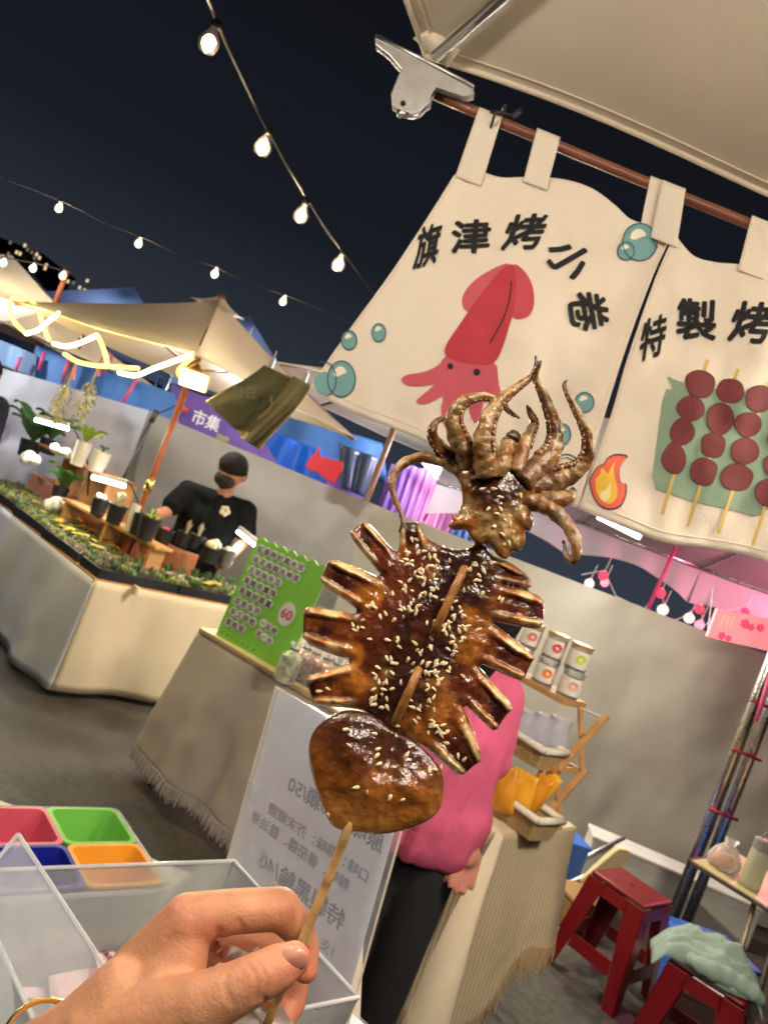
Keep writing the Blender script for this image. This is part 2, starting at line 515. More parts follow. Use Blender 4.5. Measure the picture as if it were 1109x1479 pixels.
def mantle_h(P, sd=None):
    if sd is None: sd, _ = poly_sd(P, MANTLE_S)
    x, y = P[:, 0], P[:, 1]
    edge = np.sqrt(np.clip(1 - (1 - np.clip(sd / 13, 0, 1)) ** 2, 0, 1))
    h = 11 * edge + 5 * sstep(8, 70, sd)
    h = h + edge * (7 * (fbm(x / 60, y / 60, 3) - .5) + 2.6 * (fbm(x / 16 + 9, y / 16, 3) - .5))
    ax = seg_dist(P, AX0, AX1)
    h = h - 5 * np.exp(-(ax / 15) ** 2) * edge
    n1, n2 = fbm(x / 45 + 3, y / 45 + 8, 4), fbm(x / 18 + 13, y / 18 + 2, 4)
    c = lerp(A_, RB, sstep(.38, .62, n1))
    c = lerp(c, np.array((.62, .33, .10)), .6 * sstep(.55, .75, n2) * sstep(60, 20, ax))
    dark = sstep(95, 15, ax) * sstep(.33, .6, fbm(x / 34 + 40, y / 34 + 7, 4)) + .75 * sstep(50, 8, ax)
    c = lerp(c, DK, np.clip(.95 * dark, 0, .94))
    for k, (a, b, bb, ba) in enumerate(STRIPS):
        d1, d2 = seg_dist(P, a, ba), seg_dist(P, b, bb)
        dt, db = seg_dist(P, a, b), seg_dist(P, ba, bb)
        quad = np.array([a, b, bb, ba], float); qs, _ = poly_sd(P, quad)
        m = sstep(-5, 4, qs); s = dt / (dt + db + 1e-6); w = d1 + d2 + 1e-6; t = np.abs(d1 - d2) / w
        fade = sstep(1.0, .45, s) * m
        rim = sstep(.42, .66, t + .12 * (fbm(x / 9 + k * 5, y / 9, 2) - .5)) * fade
        h = h + rim * 5.0 * edge - (1 - rim) * fade * 4.5 * edge
        inner = lerp(RB, DK, sstep(.4, .65, fbm(x / 14 + k, y / 24, 3)) * .7)
        inner = inner + (A_ - inner) * (.35 * sstep(.5, .7, n2))[:, None]
        c = c * (1 - fade[:, None]) + inner * fade[:, None]
        pal = lerp(PALE, A_, sstep(.35, .65, fbm(x / 20 + k * 3, y / 20 + k, 3)))
        c = lerp(c, np.array((0., 0, 0)), 0 * x) * (1 - rim[:, None]) + pal * rim[:, None]
        tipk = sstep(5, 1, dt) * sstep(.3, .55, fbm(x / 7, y / 7 + k, 2)) * m
        c = c * (1 - .75 * tipk[:, None]) + KK * .75 * tipk[:, None]
    burn = np.exp(-((x - 592) ** 2 + (y - 757) ** 2) / 260.)
    c = c * (1 - .85 * burn[:, None]) + KK * .85 * burn[:, None]
    h = h + 6 * np.exp(-((x - 592) ** 2 + (y - 765) ** 2) / 400.) * edge
    return h, np.clip(c, .003, 1)
MANTLE_S = chaikin(MANTLE, 1)
flesh('mantle', MANTLE_S, 1.8, mantle_h, sq_depth, squid_mat, squid)

cp = lambda L: [(420 + a / 2.64, 740 + b / 2.64) for a, b in L]
FIN = chaikin(cp([(165, 768), (215, 752), (290, 762), (350, 795), (395, 842), (440, 852), (490, 885), (540, 935), (578, 980), (586, 1050), (576, 1120),
    (545, 1165), (480, 1200), (400, 1222), (330, 1230), (250, 1222), (185, 1215), (150, 1192), (125, 1140), (95, 1050), (75, 980), (65, 905), (78, 845), (115, 798)]), 2)
def fin_h(P, sd):
    x, y = P[:, 0], P[:, 1]
    edge = np.sqrt(np.clip(1 - (1 - np.clip(sd / 16, 0, 1)) ** 2, 0, 1))
    h = 13 * edge + 13 * sstep(5, 75, sd) + edge * (8 * (fbm(x / 50 + 5, y / 50, 3) - .5) + 2.0 * (fbm(x / 14, y / 14, 3) - .5))
    h = h - 8 * np.exp(-(seg_dist(P, (573, 1062), (556, 1115)) / 13) ** 2) * edge
    n1 = fbm(x / 36 + 1, y / 36 + 4, 4)
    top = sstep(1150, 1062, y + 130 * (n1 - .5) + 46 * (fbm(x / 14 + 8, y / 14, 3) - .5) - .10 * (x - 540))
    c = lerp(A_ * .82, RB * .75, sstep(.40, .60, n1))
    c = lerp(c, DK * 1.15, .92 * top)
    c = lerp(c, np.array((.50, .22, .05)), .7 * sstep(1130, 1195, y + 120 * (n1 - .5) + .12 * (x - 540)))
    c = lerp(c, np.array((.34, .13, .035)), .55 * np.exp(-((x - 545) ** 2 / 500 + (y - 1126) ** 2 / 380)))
    c = lerp(c, np.array((.33, .11, .02)), .6 * np.exp(-((x - 458) ** 2 / 300 + (y - 1100) ** 2 / 2500)))
    return h, np.clip(c, .003, 1)
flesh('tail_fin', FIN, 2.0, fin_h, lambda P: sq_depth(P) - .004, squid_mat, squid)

ch = lambda L: [(420 + a / 2.31, 480 + b / 2.31) for a, b in L]
HEAD = chaikin(ch([(560, 455), (640, 425), (740, 425), (800, 450), (830, 500), (815, 560), (795, 590), (812, 625), (800, 668), (778, 655), (785, 700), (760, 738), (735, 728),
    (722, 762), (688, 748), (660, 700), (625, 712), (598, 690), (586, 655), (545, 664), (518, 645), (542, 632), (530, 606), (556, 612), (560, 590), (575, 570), (566, 510)]), 2)
def head_h(P, sd):
    x, y = P[:, 0], P[:, 1]
    edge = np.sqrt(np.clip(1 - (1 - np.clip(sd / 14, 0, 1)) ** 2, 0, 1))
    h = 13 * edge + 9 * sstep(4, 50, sd) + edge * (9 * (fbm(x / 22, y / 40, 3) - .5) + 4 * (fbm(x / 9, y / 9, 2) - .5))
    n1, n2 = fbm(x / 22 + 6, y / 22, 4), fbm(x / 12, y / 12 + 9, 3)
    c = lerp(A_ * .75, PALE * .62, .7 * sstep(.45, .65, n2))
    dark = 1.3 * np.exp(-((x - 715) ** 2 / 1700 + (y - 703) ** 2 / 1300)) * sstep(.25, .55, n1 + .18)
    c = lerp(c, DK, np.clip(1.15 * dark, 0, .95)); c = lerp(c, RB, .5 * sstep(.52, .66, n1))
    c = lerp(c, PALE * .8, .55 * np.exp(-((x - 722) ** 2 / 500 + (y - 770) ** 2 / 500)))
    c = lerp(c, DK, .5 * sstep(7, 1, sd) * sstep(.5, .6, n2))
    return h, np.clip(c, .003, 1)
flesh('head', HEAD, 1.8, head_h, lambda P: sq_depth(P) - .006, squid_mat, squid)

# tentacles: crop points + radius, sucker side (+1/-1/0), depth push
TENT = [
    ([(590, 500), (560, 460), (500, 428), (425, 418), (366, 445), (337, 500), (346, 552), (362, 590), (372, 630), (362, 668)], [24, 24, 21, 18, 16, 13, 11, 9, 7, 4], 0, .004),
    ([(590, 470), (548, 425), (500, 385), (474, 340), (484, 302), (518, 283)], [30, 27, 22, 17, 11, 5], -1, .005),
    ([(620, 470), (590, 420), (560, 360), (542, 300), (560, 245), (606, 217), (660, 214), (704, 235), (730, 262), (762, 286)], [40, 37, 34, 28, 22, 17, 13, 11, 8, 4], 1, -.002),
    ([(655, 480), (646, 420), (642, 360), (655, 295), (690, 235), (740, 192), (788, 158), (815, 122), (817, 78)], [40, 38, 34, 29, 22, 16, 11, 8, 4], 1, -.006),
    ([(690, 470), (706, 420), (724, 375), (748, 340)], [34, 33, 29, 20], 0, .002),
    ([(750, 470), (772, 400), (792, 345), (812, 302), (797, 268), (788, 244)], [27, 24, 20, 14, 9, 4], 1, .003),
    ([(770, 500), (820, 452), (868, 405), (884, 345), (872, 280), (846, 215), (817, 150), (828, 112), (834, 93)], [36, 38, 33, 26, 21, 16, 10, 7, 4], -1, -.002),
    ([(770, 530), (840, 508), (905, 484), (958, 458), (990, 410), (990, 345), (962, 280), (932, 220), (915, 180), (921, 160)], [44, 44, 38, 29, 23, 18, 14, 10, 7, 4], -1, .001),
    ([(770, 560), (840, 575), (895, 612), (935, 664), (953, 715), (944, 764), (918, 742), (910, 697)], [34, 30, 26, 22, 18, 12, 10, 6], 0, -.004),
    ([(800, 560), (860, 560), (915, 553), (945, 528)], [30, 30, 26, 14], 0, .006),
]
for k, (pts, rs, side, push) in enumerate(TENT):
    P = catmull([(*p, r) for p, r in zip(ch(pts), rs)], 9)
    n, N = 16, len(P)
    sN = np.linspace(0, 1, N)
    dpt = sq_depth(P[:, :2]) - .008 + push + .006 * np.sin(sN * 5 + k)
    cen = WN(P[:, :2], dpt); rad = P[:, 2] / 2.31 * dpt / F
    V, C_, Fs = [], [], []
    T = np.gradient(cen, axis=0); T /= np.linalg.norm(T, axis=1)[:, None]
    view = np.array((0., -1, 0))
    for i in range(N):
        y = view - T[i] * (view @ T[i]); y /= np.linalg.norm(y); x = np.cross(T[i], y)
        for q in range(n):
            a = 2 * math.pi * q / n
            lump = 1 + .10 * math.sin(i * .9 + k) * math.sin(2 * a + i * .35) + .16 * (float(vnoise(i * .45 + k * 9, q * .8)) - .5)
            V.append(cen[i] + (x * math.cos(a) + y * math.sin(a)) * rad[i] * lump)
            nn = float(fbm(i * .22 + k * 7, q * .30, 3)); inner = max(0., math.cos(a) * (side or 0))
            nn = min(1., max(0., (nn - .5) * 2.2 + .5)); c = A_ * .55 * (1 - nn) + PALE * .62 * nn
            c = c * (1 - .5 * inner) + RB * .5 * inner
            dk = float(sstep(.45, .7, fbm(i * .16 + k * 3 + 20, q * .2, 3))); c = c * (1 - .7 * dk) + RB * .5 * .7 * dk
            base = max(0, 1 - i / 16); c = c * (1 - .35 * base) + RB * .35 * base
            tip = float(sstep(.72, 1.0, i / (N - 1))); c = c * (1 - .9 * tip) + (KK * 1.8) * .9 * tip
            C_.append(c)
    for i in range(N - 1):
        for q in range(n):
            a, b = i * n + q, i * n + (q + 1) % n; Fs.append((a, b, b + n, a + n))
    Fs.append(tuple(range(n - 1, -1, -1))); Fs.append(tuple((N - 1) * n + q for q in range(n)))
    if side:
        i = 13.0
        while i < N - 4:
            j = int(i); y = view - T[j] * (view @ T[j]); y /= np.linalg.norm(y); x = np.cross(T[j], y)
            for ang in (-.05, .6):
                r = max(.0006, rad[j] * .25); p = cen[j] + (side * x * math.cos(ang) + y * math.sin(ang)) * rad[j] * 1.02
                o = len(V); bv, bf = ball(p, r, 8, 6)
                V += [np.array(v) for v in bv]; Fs += [tuple(o + t for t in f) for f in bf]
                tone = (RB * 1.4 if (j + int(ang * 4)) % 3 else PALE * .7) * (1 - .75 * float(sstep(.6, .95, j / N)))
                C_ += [tone] * len(bv)
            i += max(1.15, rad[j] / .0052 * 1.0)
    mk('tentacle', (np.array(V), Fs), tent_mat, squid, smooth=True, attr=np.array(C_))

# the stick runs in and out of the flesh
stick_pts = [(437, 1358, .398), (462, 1300, .3985), (486, 1240, .399), (506, 1188, .3975), (513, 1170, .407), (530, 1130, .421), (552, 1085, .423), (566, 1054, .418), (571, 1043, .4095),
    (581, 1020, .4055), (592, 996, .4055), (602, 973, .4105), (610, 955, .422), (622, 926, .422), (630, 907, .4105), (640, 886, .4075), (652, 860, .409), (664, 834, .4125), (670, 822, .424), (680, 806, .430), (698, 770, .428), (706, 752, .428)]
ext = [(415, 1410, .398), (395, 1458, .399), (372, 1512, .40)][::-1]
SP = catmull(ext + stick_pts, 5)
stick_mat = M('stained_bamboo', rough=.4, var=.30, scale=60, bump=.3, bscale=140, coat=.2, attr='tint')
sc_ = []
for i, p in enumerate(SP):
    k = float(sstep(1200, 1150, p[1])); st_ = float(sstep(.52, .72, fbm(p[1] / 22, 3.3, 3))) * .8
    base_ = np.array(lin(206, 168, 106)) * (1 - st_) + np.array((.16, .06, .02)) * st_
    sc_ += [base_ * (1 - k) + np.array((.30, .13, .03)) * k] * 12
mk('stick', tube([W(*p) for p in SP], [.0024 * (1 + .05 * math.sin(i * 1.7)) for i in range(len(SP))], 12), stick_mat, squid, smooth=True, attr=np.array(sc_))
# sesame seeds, each one a part
seed_mat = M('toasted_sesame', (.80, .63, .38), rough=.35, var=.2, scale=400, sss=.1)
sv, sf = ball((0, 0, 0), 1, 8, 6)
sv = [Vector((v.x * (1 - .38 * v.z) * .00088, v.y * .00062, v.z * .00185)) for v in sv]
seed_me = bpy.data.meshes.new('sesame_seed'); seed_me.from_pydata([tuple(v) for v in sv], [], sf)
seed_me.polygons.foreach_set('use_smooth', [True] * len(seed_me.polygons)); seed_me.materials.append(seed_mat)
CL = [(615, 800, 16, 9), (640, 790, 22, 12), (605, 845, 18, 17), (575, 870, 22, 8), (598, 860, 30, 14), (535, 873, 8, 6), (512, 905, 8, 4), (645, 905, 14, 15), (655, 925, 18, 13), (640, 880, 16, 8),
    (600, 938, 20, 9), (575, 905, 30, 8), (560, 985, 14, 10), (550, 1015, 12, 8), (625, 975, 12, 12), (610, 960, 20, 7), (640, 965, 14, 6), (600, 1035, 18, 12), (640, 1055, 12, 9), (620, 1010, 20, 8), (680, 815, 16, 10),
    (690, 800, 20, 6), (668, 770, 14, 5), (725, 866, 5, 3), (670, 905, 14, 6), (560, 965, 10, 5), (480, 1010, 14, 3), (655, 1085, 14, 4), (590, 815, 30, 8), (690, 850, 18, 5)]
SQ = []
for x, y, s, n in CL: SQ += [(x + random.gauss(0, s * .75), y + random.gauss(0, s * .75)) for _ in range(n)]
Pm = np.array(SQ); sdm, _ = poly_sd(Pm, MANTLE_S); Pm = Pm[sdm > 6]; hm, _ = mantle_h(Pm)
items = [(p, sq_depth(p[None])[0] - h * sq_depth(p[None])[0] / F) for p, h in zip(Pm, hm)]
Pf = np.array([(504, 1077), (546, 1082), (544, 1092), (547, 1104), (563, 1153), (581, 1156), (474, 1177), (514, 1138), (500, 1054), (540, 1060), (620, 1112), (628, 1112), (637, 1108), (588, 1090), (530, 1145)])
sdf, _ = poly_sd(Pf, FIN); hf, _ = fin_h(Pf, sdf)
items += [(p, sq_depth(p[None])[0] - .004 - h * .411 / F) for p, h in zip(Pf, hf)]
Ph = np.array([(691, 688), (697, 706), (713, 706), (731, 690), (723, 718), (723, 735), (717, 742), (730, 752), (737, 758), (715, 760), (726, 772), (740, 770), (705, 735), (752, 716), (735, 785)])
sdh, _ = poly_sd(Ph, HEAD); hh, _ = head_h(Ph, sdh)
items += [(p, sq_depth(p[None])[0] - .006 - h * .425 / F) for p, h in zip(Ph, hh)]
for p, d in items:
    o = bpy.data.objects.new('sesame_seed', seed_me); col.objects.link(o); o.parent = squid
    o.location = W(p[0], p[1], d - .0003) - ORG[squid]
    o.rotation_euler = (random.gauss(0, .25), random.uniform(-math.pi, math.pi), random.gauss(0, .25))
    k = random.uniform(.85, 1.15); o.scale = (k, k, k)
print('seeds', len(items))

# ================================================================== the hand that holds it
skin = M('skin', rough=.50, var=.10, scale=60, bump=.16, bscale=520, sss=.15, attr='tint')
hp = lambda L: [(W(x, y, d), r * d / F) for x, y, d, r in L]
hand_chains = [hp(L) for L in (
    [(-150, 1730, .42, 105), (-40, 1640, .405, 96), (50, 1572, .395, 84), (128, 1512, .39, 74), (185, 1450, .392, 66)],
    [(60, 1560, .41, 74), (160, 1470, .41, 60), (222, 1392, .405, 50), (270, 1332, .402, 39)],
    [(160, 1480, .42, 58), (225, 1410, .425, 50), (262, 1355, .425, 40)],
    [(150, 1500, .43, 58), (215, 1440, .44, 48), (250, 1392, .447, 38)],
    [(140, 1520, .44, 52), (205, 1470, .455, 42), (240, 1432, .466, 34)],
    # index
    [(270, 1330, .402, 38), (335, 1317, .405, 31), (404, 1313, .410, 30), (430, 1340, .414, 25), (441, 1372, .414, 21), (441, 1402, .409, 18.5)],
    # middle
    [(262, 1358, .425, 36), (330, 1366, .432, 29), (392, 1370, .437, 27), (424, 1410, .433, 24), (420, 1450, .425, 22), (402, 1480, .415, 20)],
    # ring
    [(250, 1392, .447, 34), (320, 1420, .452, 28), (380, 1440, .455, 26), (402, 1485, .448, 23), (385, 1520, .437, 20)],
    # little
    [(240, 1432, .466, 30), (310, 1475, .468, 24), (355, 1500, .465, 22), (365, 1540, .455, 19)],
    # thumb
    [(150, 1500, .385, 70), (215, 1478, .376, 56), (292, 1452, .368, 45), (335, 1432, .3675, 38), (372, 1413, .369, 34.5), (402, 1398, .373, 32), (424, 1386, .377, 25)],
    # web between thumb and index
    [(215, 1462, .385, 52), (255, 1400, .395, 44), (272, 1350, .40, 34)],
)]
hv, hf_ = organic(hand_chains, .0016, 7)
def crease(V, line, depth, width, dmax):
    """press a skin fold into the side that faces the viewer"""
    d = V[:, 1]; u, v = V[:, 0] / d * F, (CAM_H - V[:, 2]) / d * F
    P = np.stack([CX + u * COS - v * SIN, CY + u * SIN + v * COS], 1); L = catmull(line, 5); best = np.full(len(P), 1e9)
    for a, b in zip(L, L[1:]): best = np.minimum(best, seg_dist(P, a, b))
    k = np.exp(-(best / width) ** 2) * (d < dmax); V[:, 1] += k * depth
for line, dep, wid, dm in (([(358, 1392), (372, 1420), (368, 1446)], .0011, 3.2, .385), ([(369, 1388), (384, 1414), (382, 1436)], .0010, 2.6, .385), ([(378, 1440), (386, 1452), (384, 1468)], .0016, 3.5, .40),
                           ([(316, 1346), (312, 1372), (318, 1404)], .0022, 5., .42), ([(345, 1330), (350, 1345)], .001, 3., .42), ([(392, 1290), (402, 1306), (404, 1330)], .0008, 3., .42), ([(402, 1286), (413, 1304), (414, 1326)], .0007, 2.5, .42),
                           ([(330, 1400), (325, 1425), (335, 1452)], .0009, 4., .38), ([(240, 1330), (256, 1318), (262, 1304)], .0007, 4., .42)):
    crease(hv, line, dep, wid, dm)
person_h = thing('person', 'bare hand and wrist with a gold bracelet gripping the stick of the grilled squid', 'person', W(60, 1600, .40))
hd = hv[:, 1]; hu, hvv = hv[:, 0] / hd * F, (CAM_H - hv[:, 2]) / hd * F
HP = np.stack([CX + hu * COS - hvv * SIN, CY + hu * SIN + hvv * COS], 1)
tone = np.tile(np.array(lin(198, 142, 106)), (len(HP), 1)); mott = fbm(HP[:, 0] / 26, HP[:, 1] / 26, 4)
tone = tone * (.86 + .30 * mott)[:, None]
for cx_, cy_, rr_, k_ in ((432, 1390, 34, .55), (441, 1400, 30, .6), (405, 1310, 30, .35), (372, 1412, 28, .25), (268, 1318, 40, .30), (415, 1455, 40, .6), (330, 1360, 40, .35)):
    g = k_ * np.exp(-((HP[:, 0] - cx_) ** 2 + (HP[:, 1] - cy_) ** 2) / rr_ ** 2)
    tone = tone * (1 - g[:, None]) + np.array(lin(206, 118, 92)) * g[:, None]
mk('hand', (hv, hf_), skin, person_h, smooth=True, attr=tone)
nail_mat = M('fingernail', lin(214, 150, 128), rough=.25, var=.06, scale=40, coat=.3, sss=.1)
def nail_fn(a, b):
    s, t = a * 2 - 1, b * 2 - 1
    ax_, ay_ = (.90, -.44), (.44, .90)
    k = 1 - .16 * max(0, -t) ** 2
    sx = s * math.sqrt(max(0, 1 - .42 * t * t)) ; ty = t * math.sqrt(max(0, 1 - .30 * s * s))
    x = 421 + ax_[0] * 22 * ty * 1.0 + ay_[0] * 19 * sx
    y = 1387 + ax_[1] * 22 * ty * 1.0 + ay_[1] * 19 * sx
    d = .3775 - (30.5 - 9.5 * sx * sx - 6.5 * max(0, ty) ** 2 - 1.2 * max(0, -ty) ** 2) * .3775 / F
    return W(x, y, d)
mk('thumb_nail', sheet(nail_fn, 14, 14), nail_mat, person_h, smooth=True, solid=.0006)
gold = M('polished_gold', (.85, .58, .22), rough=.22, var=.08, metal=1.)
br = []
wc, wd = W(76, 1538, .393), (W(128, 1512, .39) - W(-40, 1640, .405)).normalized()
bx, by = frame_at(wd)
ring = [wc + (bx * math.cos(2 * math.pi * k / 36) + by * math.sin(2 * math.pi * k / 36)) * .0312 for k in range(37)]
mk('bracelet', tube(ring, [.0016] * 37, 8, caps=False), gold, person_h, smooth=True)

tissue = M('paper_tissue', lin(232, 224, 216), rough=.9, var=.06, scale=60, bump=.3, bscale=120, thin=.3)
def tissue_fn(cx, cy, d, w, h, seed):
    def f(a, b):
        x, y = cx + (a - .5) * w, cy + (b - .5) * h
        return W(x + 6 * math.sin(b * 9 + seed), y + 5 * math.sin(a * 8 + seed * 2), d + .010 * (float(fbm(a * 5 + seed, b * 5, 3)) - .5))
    return f
mk('tissue', J(sheet(tissue_fn(338, 1400, .422, 62, 60, 1.), 18, 18), sheet(tissue_fn(372, 1488, .405, 90, 70, 4.), 18, 18)), tissue, None, smooth=True,
   label='crumpled white paper tissue tucked inside the hand around the stick', cat='tissue')

# ================================================================== own stall: parasol, bar, clip and printed curtains
canvas = M('cream_canvas', lin(238, 226, 204), rough=.85, var=.05, scale=3, bump=.12, bscale=500, thin=.18)
canvas_seam = M('canvas_hem', lin(232, 220, 196), rough=.85, var=.05, scale=40, bump=.2, bscale=300)
wood_brown = M('brown_wood', lin(122, 74, 52), rough=.42, var=.25, scale=14, bump=.15, bscale=40, coat=.15)
pole_grey = M('olive_metal', lin(112, 106, 92), rough=.4, var=.1, metal=.4)
ctr = Vector((.53, .18, 0)); RZ, AZ = 2.32, 2.80
ang0 = math.atan2(1.25 - .18, -.205 - .53); Rr = math.hypot(1.07, .735)
hexc = [ctr + Vector((Rr * math.cos(ang0 - k * math.pi / 3), Rr * math.sin(ang0 - k * math.pi / 3), RZ)) for k in range(6)]
apex = ctr + Vector((0, 0, AZ))
para = thing('parasol', 'large cream canvas parasol over the squid stall, its rim holding the curtain bar', 'parasol', ctr)
def panel_fn(A, B, top, sag=.05, dip=.02):
    def f(a, b):
        e = A.lerp(B, a); mid = (A + B) / 2
        e = e + (Vector((top.x, top.y, e.z)) - mid) * (.035 * 4 * a * (1 - a))
        p = e.lerp(top, b); p.z -= sag * math.sin(math.pi * b) * (4 * a * (1 - a)) * .6 + dip * 4 * b * (1 - b)
        p.z += .006 * math.sin(9 * a + 4 * b) * (1 - b) + .030 * (float(fbm(a * 5 + A.x * 3, b * 4 + A.y, 3)) - .5) * 4 * a * (1 - a) * min(1, b * 6) * (1 - b)
        return p
    return f
for k in range(6):
    A, B = hexc[k], hexc[(k + 1) % 6]; fn = panel_fn(A, B, apex)
    cpn = mk('canopy_panel', sheet(fn, 24, 18), canvas, para, smooth=True)
    mk('hem', tube([fn(i / 24, 0) + Vector((0, 0, -.002)) for i in range(25)], .0045, 6), canvas_seam, cpn, smooth=True)
    mk('hem', tube([fn(i / 24, .018) + Vector((0, 0, -.003)) for i in range(25)], .0016, 5), canvas_seam, cpn, smooth=True)
    rib0 = A + (apex - A) * .03 + Vector((0, 0, -.03)); rib1 = apex + Vector((0, 0, -.06))
    rbo = mk('rib', tube([rib0, rib1], .009, 12), pole_grey, para, smooth=True)
    # pocket that takes the rib's end
    d_ = (apex - A).normalized(); sd_ = Vector((0, 0, 1)).cross(d_).normalized(); up_ = d_.cross(sd_)
    def pk(a, b, A=A, d_=d_, sd_=sd_, up_=up_):
        w = .022 + .012 * b; t = (a - .5) * math.pi
        return A + d_ * (-.012 + .075 * b) + sd_ * w * math.sin(t) + up_ * (-.030 * math.cos(t) + .004 - .006 * b)
    if k == 0:
        pq = [np.array(p, float) for p in ((597, 54), (634, 34), (669, 66), (646, 97))]
        def pk(a, b):
            p = (pq[0] * (1 - a) + pq[1] * a) * (1 - b) + (pq[3] * (1 - a) + pq[2] * a) * b
            return W(p[0], p[1], 1.232 - .020 * math.sin(math.pi * a) * (1 - .5 * b) - .01 * (1 - b))
    mk('pocket', sheet(pk, 14, 8), canvas_seam, rbo, smooth=True, solid=.003)
mk('pole', tube([ctr, ctr + Vector((0, 0, AZ + .05))], .022, 16), wood_brown, para, smooth=True)
mk('hub', lathe(ctr + Vector((0, 0, AZ - .12)), [(.0, 0), (.045, 0), (.05, .03), (.03, .07), (.0, .07)], 16), pole_grey, para, smooth=True)
mk('foot', lathe(ctr, [(.0, 0), (.24, 0), (.24, .05), (.05, .07), (.035, .3), (0, .3)], 24), pole_grey, para, smooth=True)

BD = 1.2
bar_l, bar_r = W(622, 134, BD), W(1400, 447, BD + .01)
cr = thing('curtain_bar', 'brown wooden bar clipped under the parasol rim carrying the printed curtains', 'bar', bar_l)
mk('rod', tube([bar_l.lerp(bar_r, t / 10) + Vector((0, 0, -.004 * math.sin(math.pi * t / 10))) for t in range(11)], .0082, 14), wood_brown, cr, smooth=True)
blk = M('black_plastic', (.012, .012, .014), rough=.35, var=.2)
zt = W(712, 172, BD); zd = (bar_r - bar_l).normalized(); zx, zy = frame_at(zd)
loop = [zt + zx * .03 * math.cos(t * .35) + zy * .022 * math.sin(t * .35) + zd * .004 * t / 6 for t in range(19)]
mk('cable_tie', J(tube(loop, .0022, 6), tube([W(738, 170, BD - .01), W(753, 158, BD - .01)], .005, 6), tube([W(708, 160, BD - .012), W(745, 168, BD - .012)], .003, 6)), blk, cr, smooth=True)

steel = M('brushed_steel', (.66, .66, .64), rough=.36, var=.08, scale=30, metal=1., bump=.05, bscale=200)
clip = thing('bulldog_clip', 'large steel bulldog clip gripping the parasol rim at the end of the bar', 'clip', W(600, 110, BD - .02))
def pxp(poly, d): return [W(x, y, d) for x, y in poly]
q = lambda L: [(540 + a / 1.949, b / 1.949) for a, b in L]
plate = q([(2, 98), (16, 95), (130, 160), (282, 240), (279, 264), (250, 269), (205, 254), (176, 243), (163, 262), (158, 288), (143, 298), (130, 312), (105, 320), (75, 306), (50, 293), (48, 262), (76, 192), (42, 152), (4, 122)])
plate_m = M('satin_steel', (.50, .50, .485), rough=.42, var=.10, scale=40, metal=.9, bump=.06, bscale=300)
mk('front_plate', prism(pxp(plate, BD - .034), (0, .0026, 0)), plate_m, clip, bevel=.0011)
mk('rear_plate', prism([p + Vector((.004, 0, -.008)) for p in pxp(plate, BD - .008)], (0, .0026, 0)), plate_m, clip, bevel=.0011)
lip = [(x, y) for x, y in q([(4, 99), (130, 163), (280, 243)])]
mk('rolled_lip', tube([W(x, y, BD - .034) for x, y in lip], .0034, 10), steel, clip, smooth=True)
mk('rivet', lathe(W(582, 149, BD - .0345), [(0, 0), (.004, 0), (.004, .002), (.0, .003)], 14, axis=(0, -1, 0)), blk, clip, smooth=True)
mk('coil', tube([W(576, 163, BD - .03), W(598, 166, BD - .01), W(612, 152, BD - .01)], .006, 10), steel, clip, smooth=True)

def bd(px, py):
    px, py = np.asarray(px, float), np.asarray(py, float)
    u = (px * .93 + py * .36) ; v = (-px * .36 + py * .93)
    return (BD + .010 * np.sin(u / 55 + v / 130 + 1) + .022 * (fbm(u / 110 + 3, v / 190, 3) - .5) + .009 * (fbm(u / 44, v / 64 + 5, 2) - .5)
            + .02 * np.clip((v - 150) / 400, 0, 1))
calico = M('calico_cotton', lin(232, 220, 201), rough=.9, var=.05, scale=5, bump=.22, bscale=420, thin=.12)
def coons(top, right, bottom, left, n):
    T, Rg, B, L = [catmull(c, 6) for c in (top, right, bottom, left)]
    rs = lambda c, t: np.array([np.interp(t, np.linspace(0, 1, len(c)), c[:, i]) for i in (0, 1)]).T
    def f(a, b):
        a_, b_ = np.array([a]), np.array([b])
        t, bo, l, r = rs(T, a_)[0], rs(B, a_)[0], rs(L, b_)[0], rs(Rg, b_)[0]
        return (1 - b) * t + b * bo + (1 - a) * l + a * r - ((1 - a) * (1 - b) * T[0] + a * (1 - b) * T[-1] + (1 - a) * b * B[0] + a * b * B[-1])
    return f
P1 = coons([(656, 252), (690, 247), (725, 256), (770, 255), (815, 259), (855, 272), (888, 296), (912, 317), (950, 327), (972, 336)],
           [(972, 336), (942, 400), (905, 500), (870, 610), (835, 735)],
           [(446, 560), (500, 592), (600, 632), (720, 688), (835, 735)],
           [(656, 252), (612, 322), (560, 400), (505, 475), (446, 560)], 1)
P2 = coons([(974, 338), (1000, 368), (1030, 378), (1070, 382), (1120, 392), (1180, 420), (1300, 470)],
           [(1300, 470), (1270, 560), (1235, 700), (1205, 860)],
           [(835, 735), (900, 762), (960, 784), (1040, 796), (1109, 812), (1205, 860)],
           [(974, 338), (945, 405), (905, 520), (882, 600), (835, 735)], 1)
cur1 = thing('printed_curtain', 'cream cotton curtain panel printed with a red squid and black lettering', 'curtain', W(650, 660, BD))
cur2 = thing('printed_curtain', 'cream cotton curtain panel printed with red meat skewers and a flame', 'curtain', W(1000, 770, BD))
def cloth_from(fn, n, m, push):
    def f(a, b):
        x, y = fn(a, b); return W(x, y, float(bd(x, y)) + push)
    return sheet(f, n, m)
mk('cloth', cloth_from(P1, 70, 70, 0.), calico, cur1, smooth=True, solid=.0012)
mk('cloth', cloth_from(P2, 60, 64, -.006), calico, cur2, smooth=True, solid=.0012)
hemline = M('calico_seam', lin(220, 206, 186), rough=.9, var=.05)
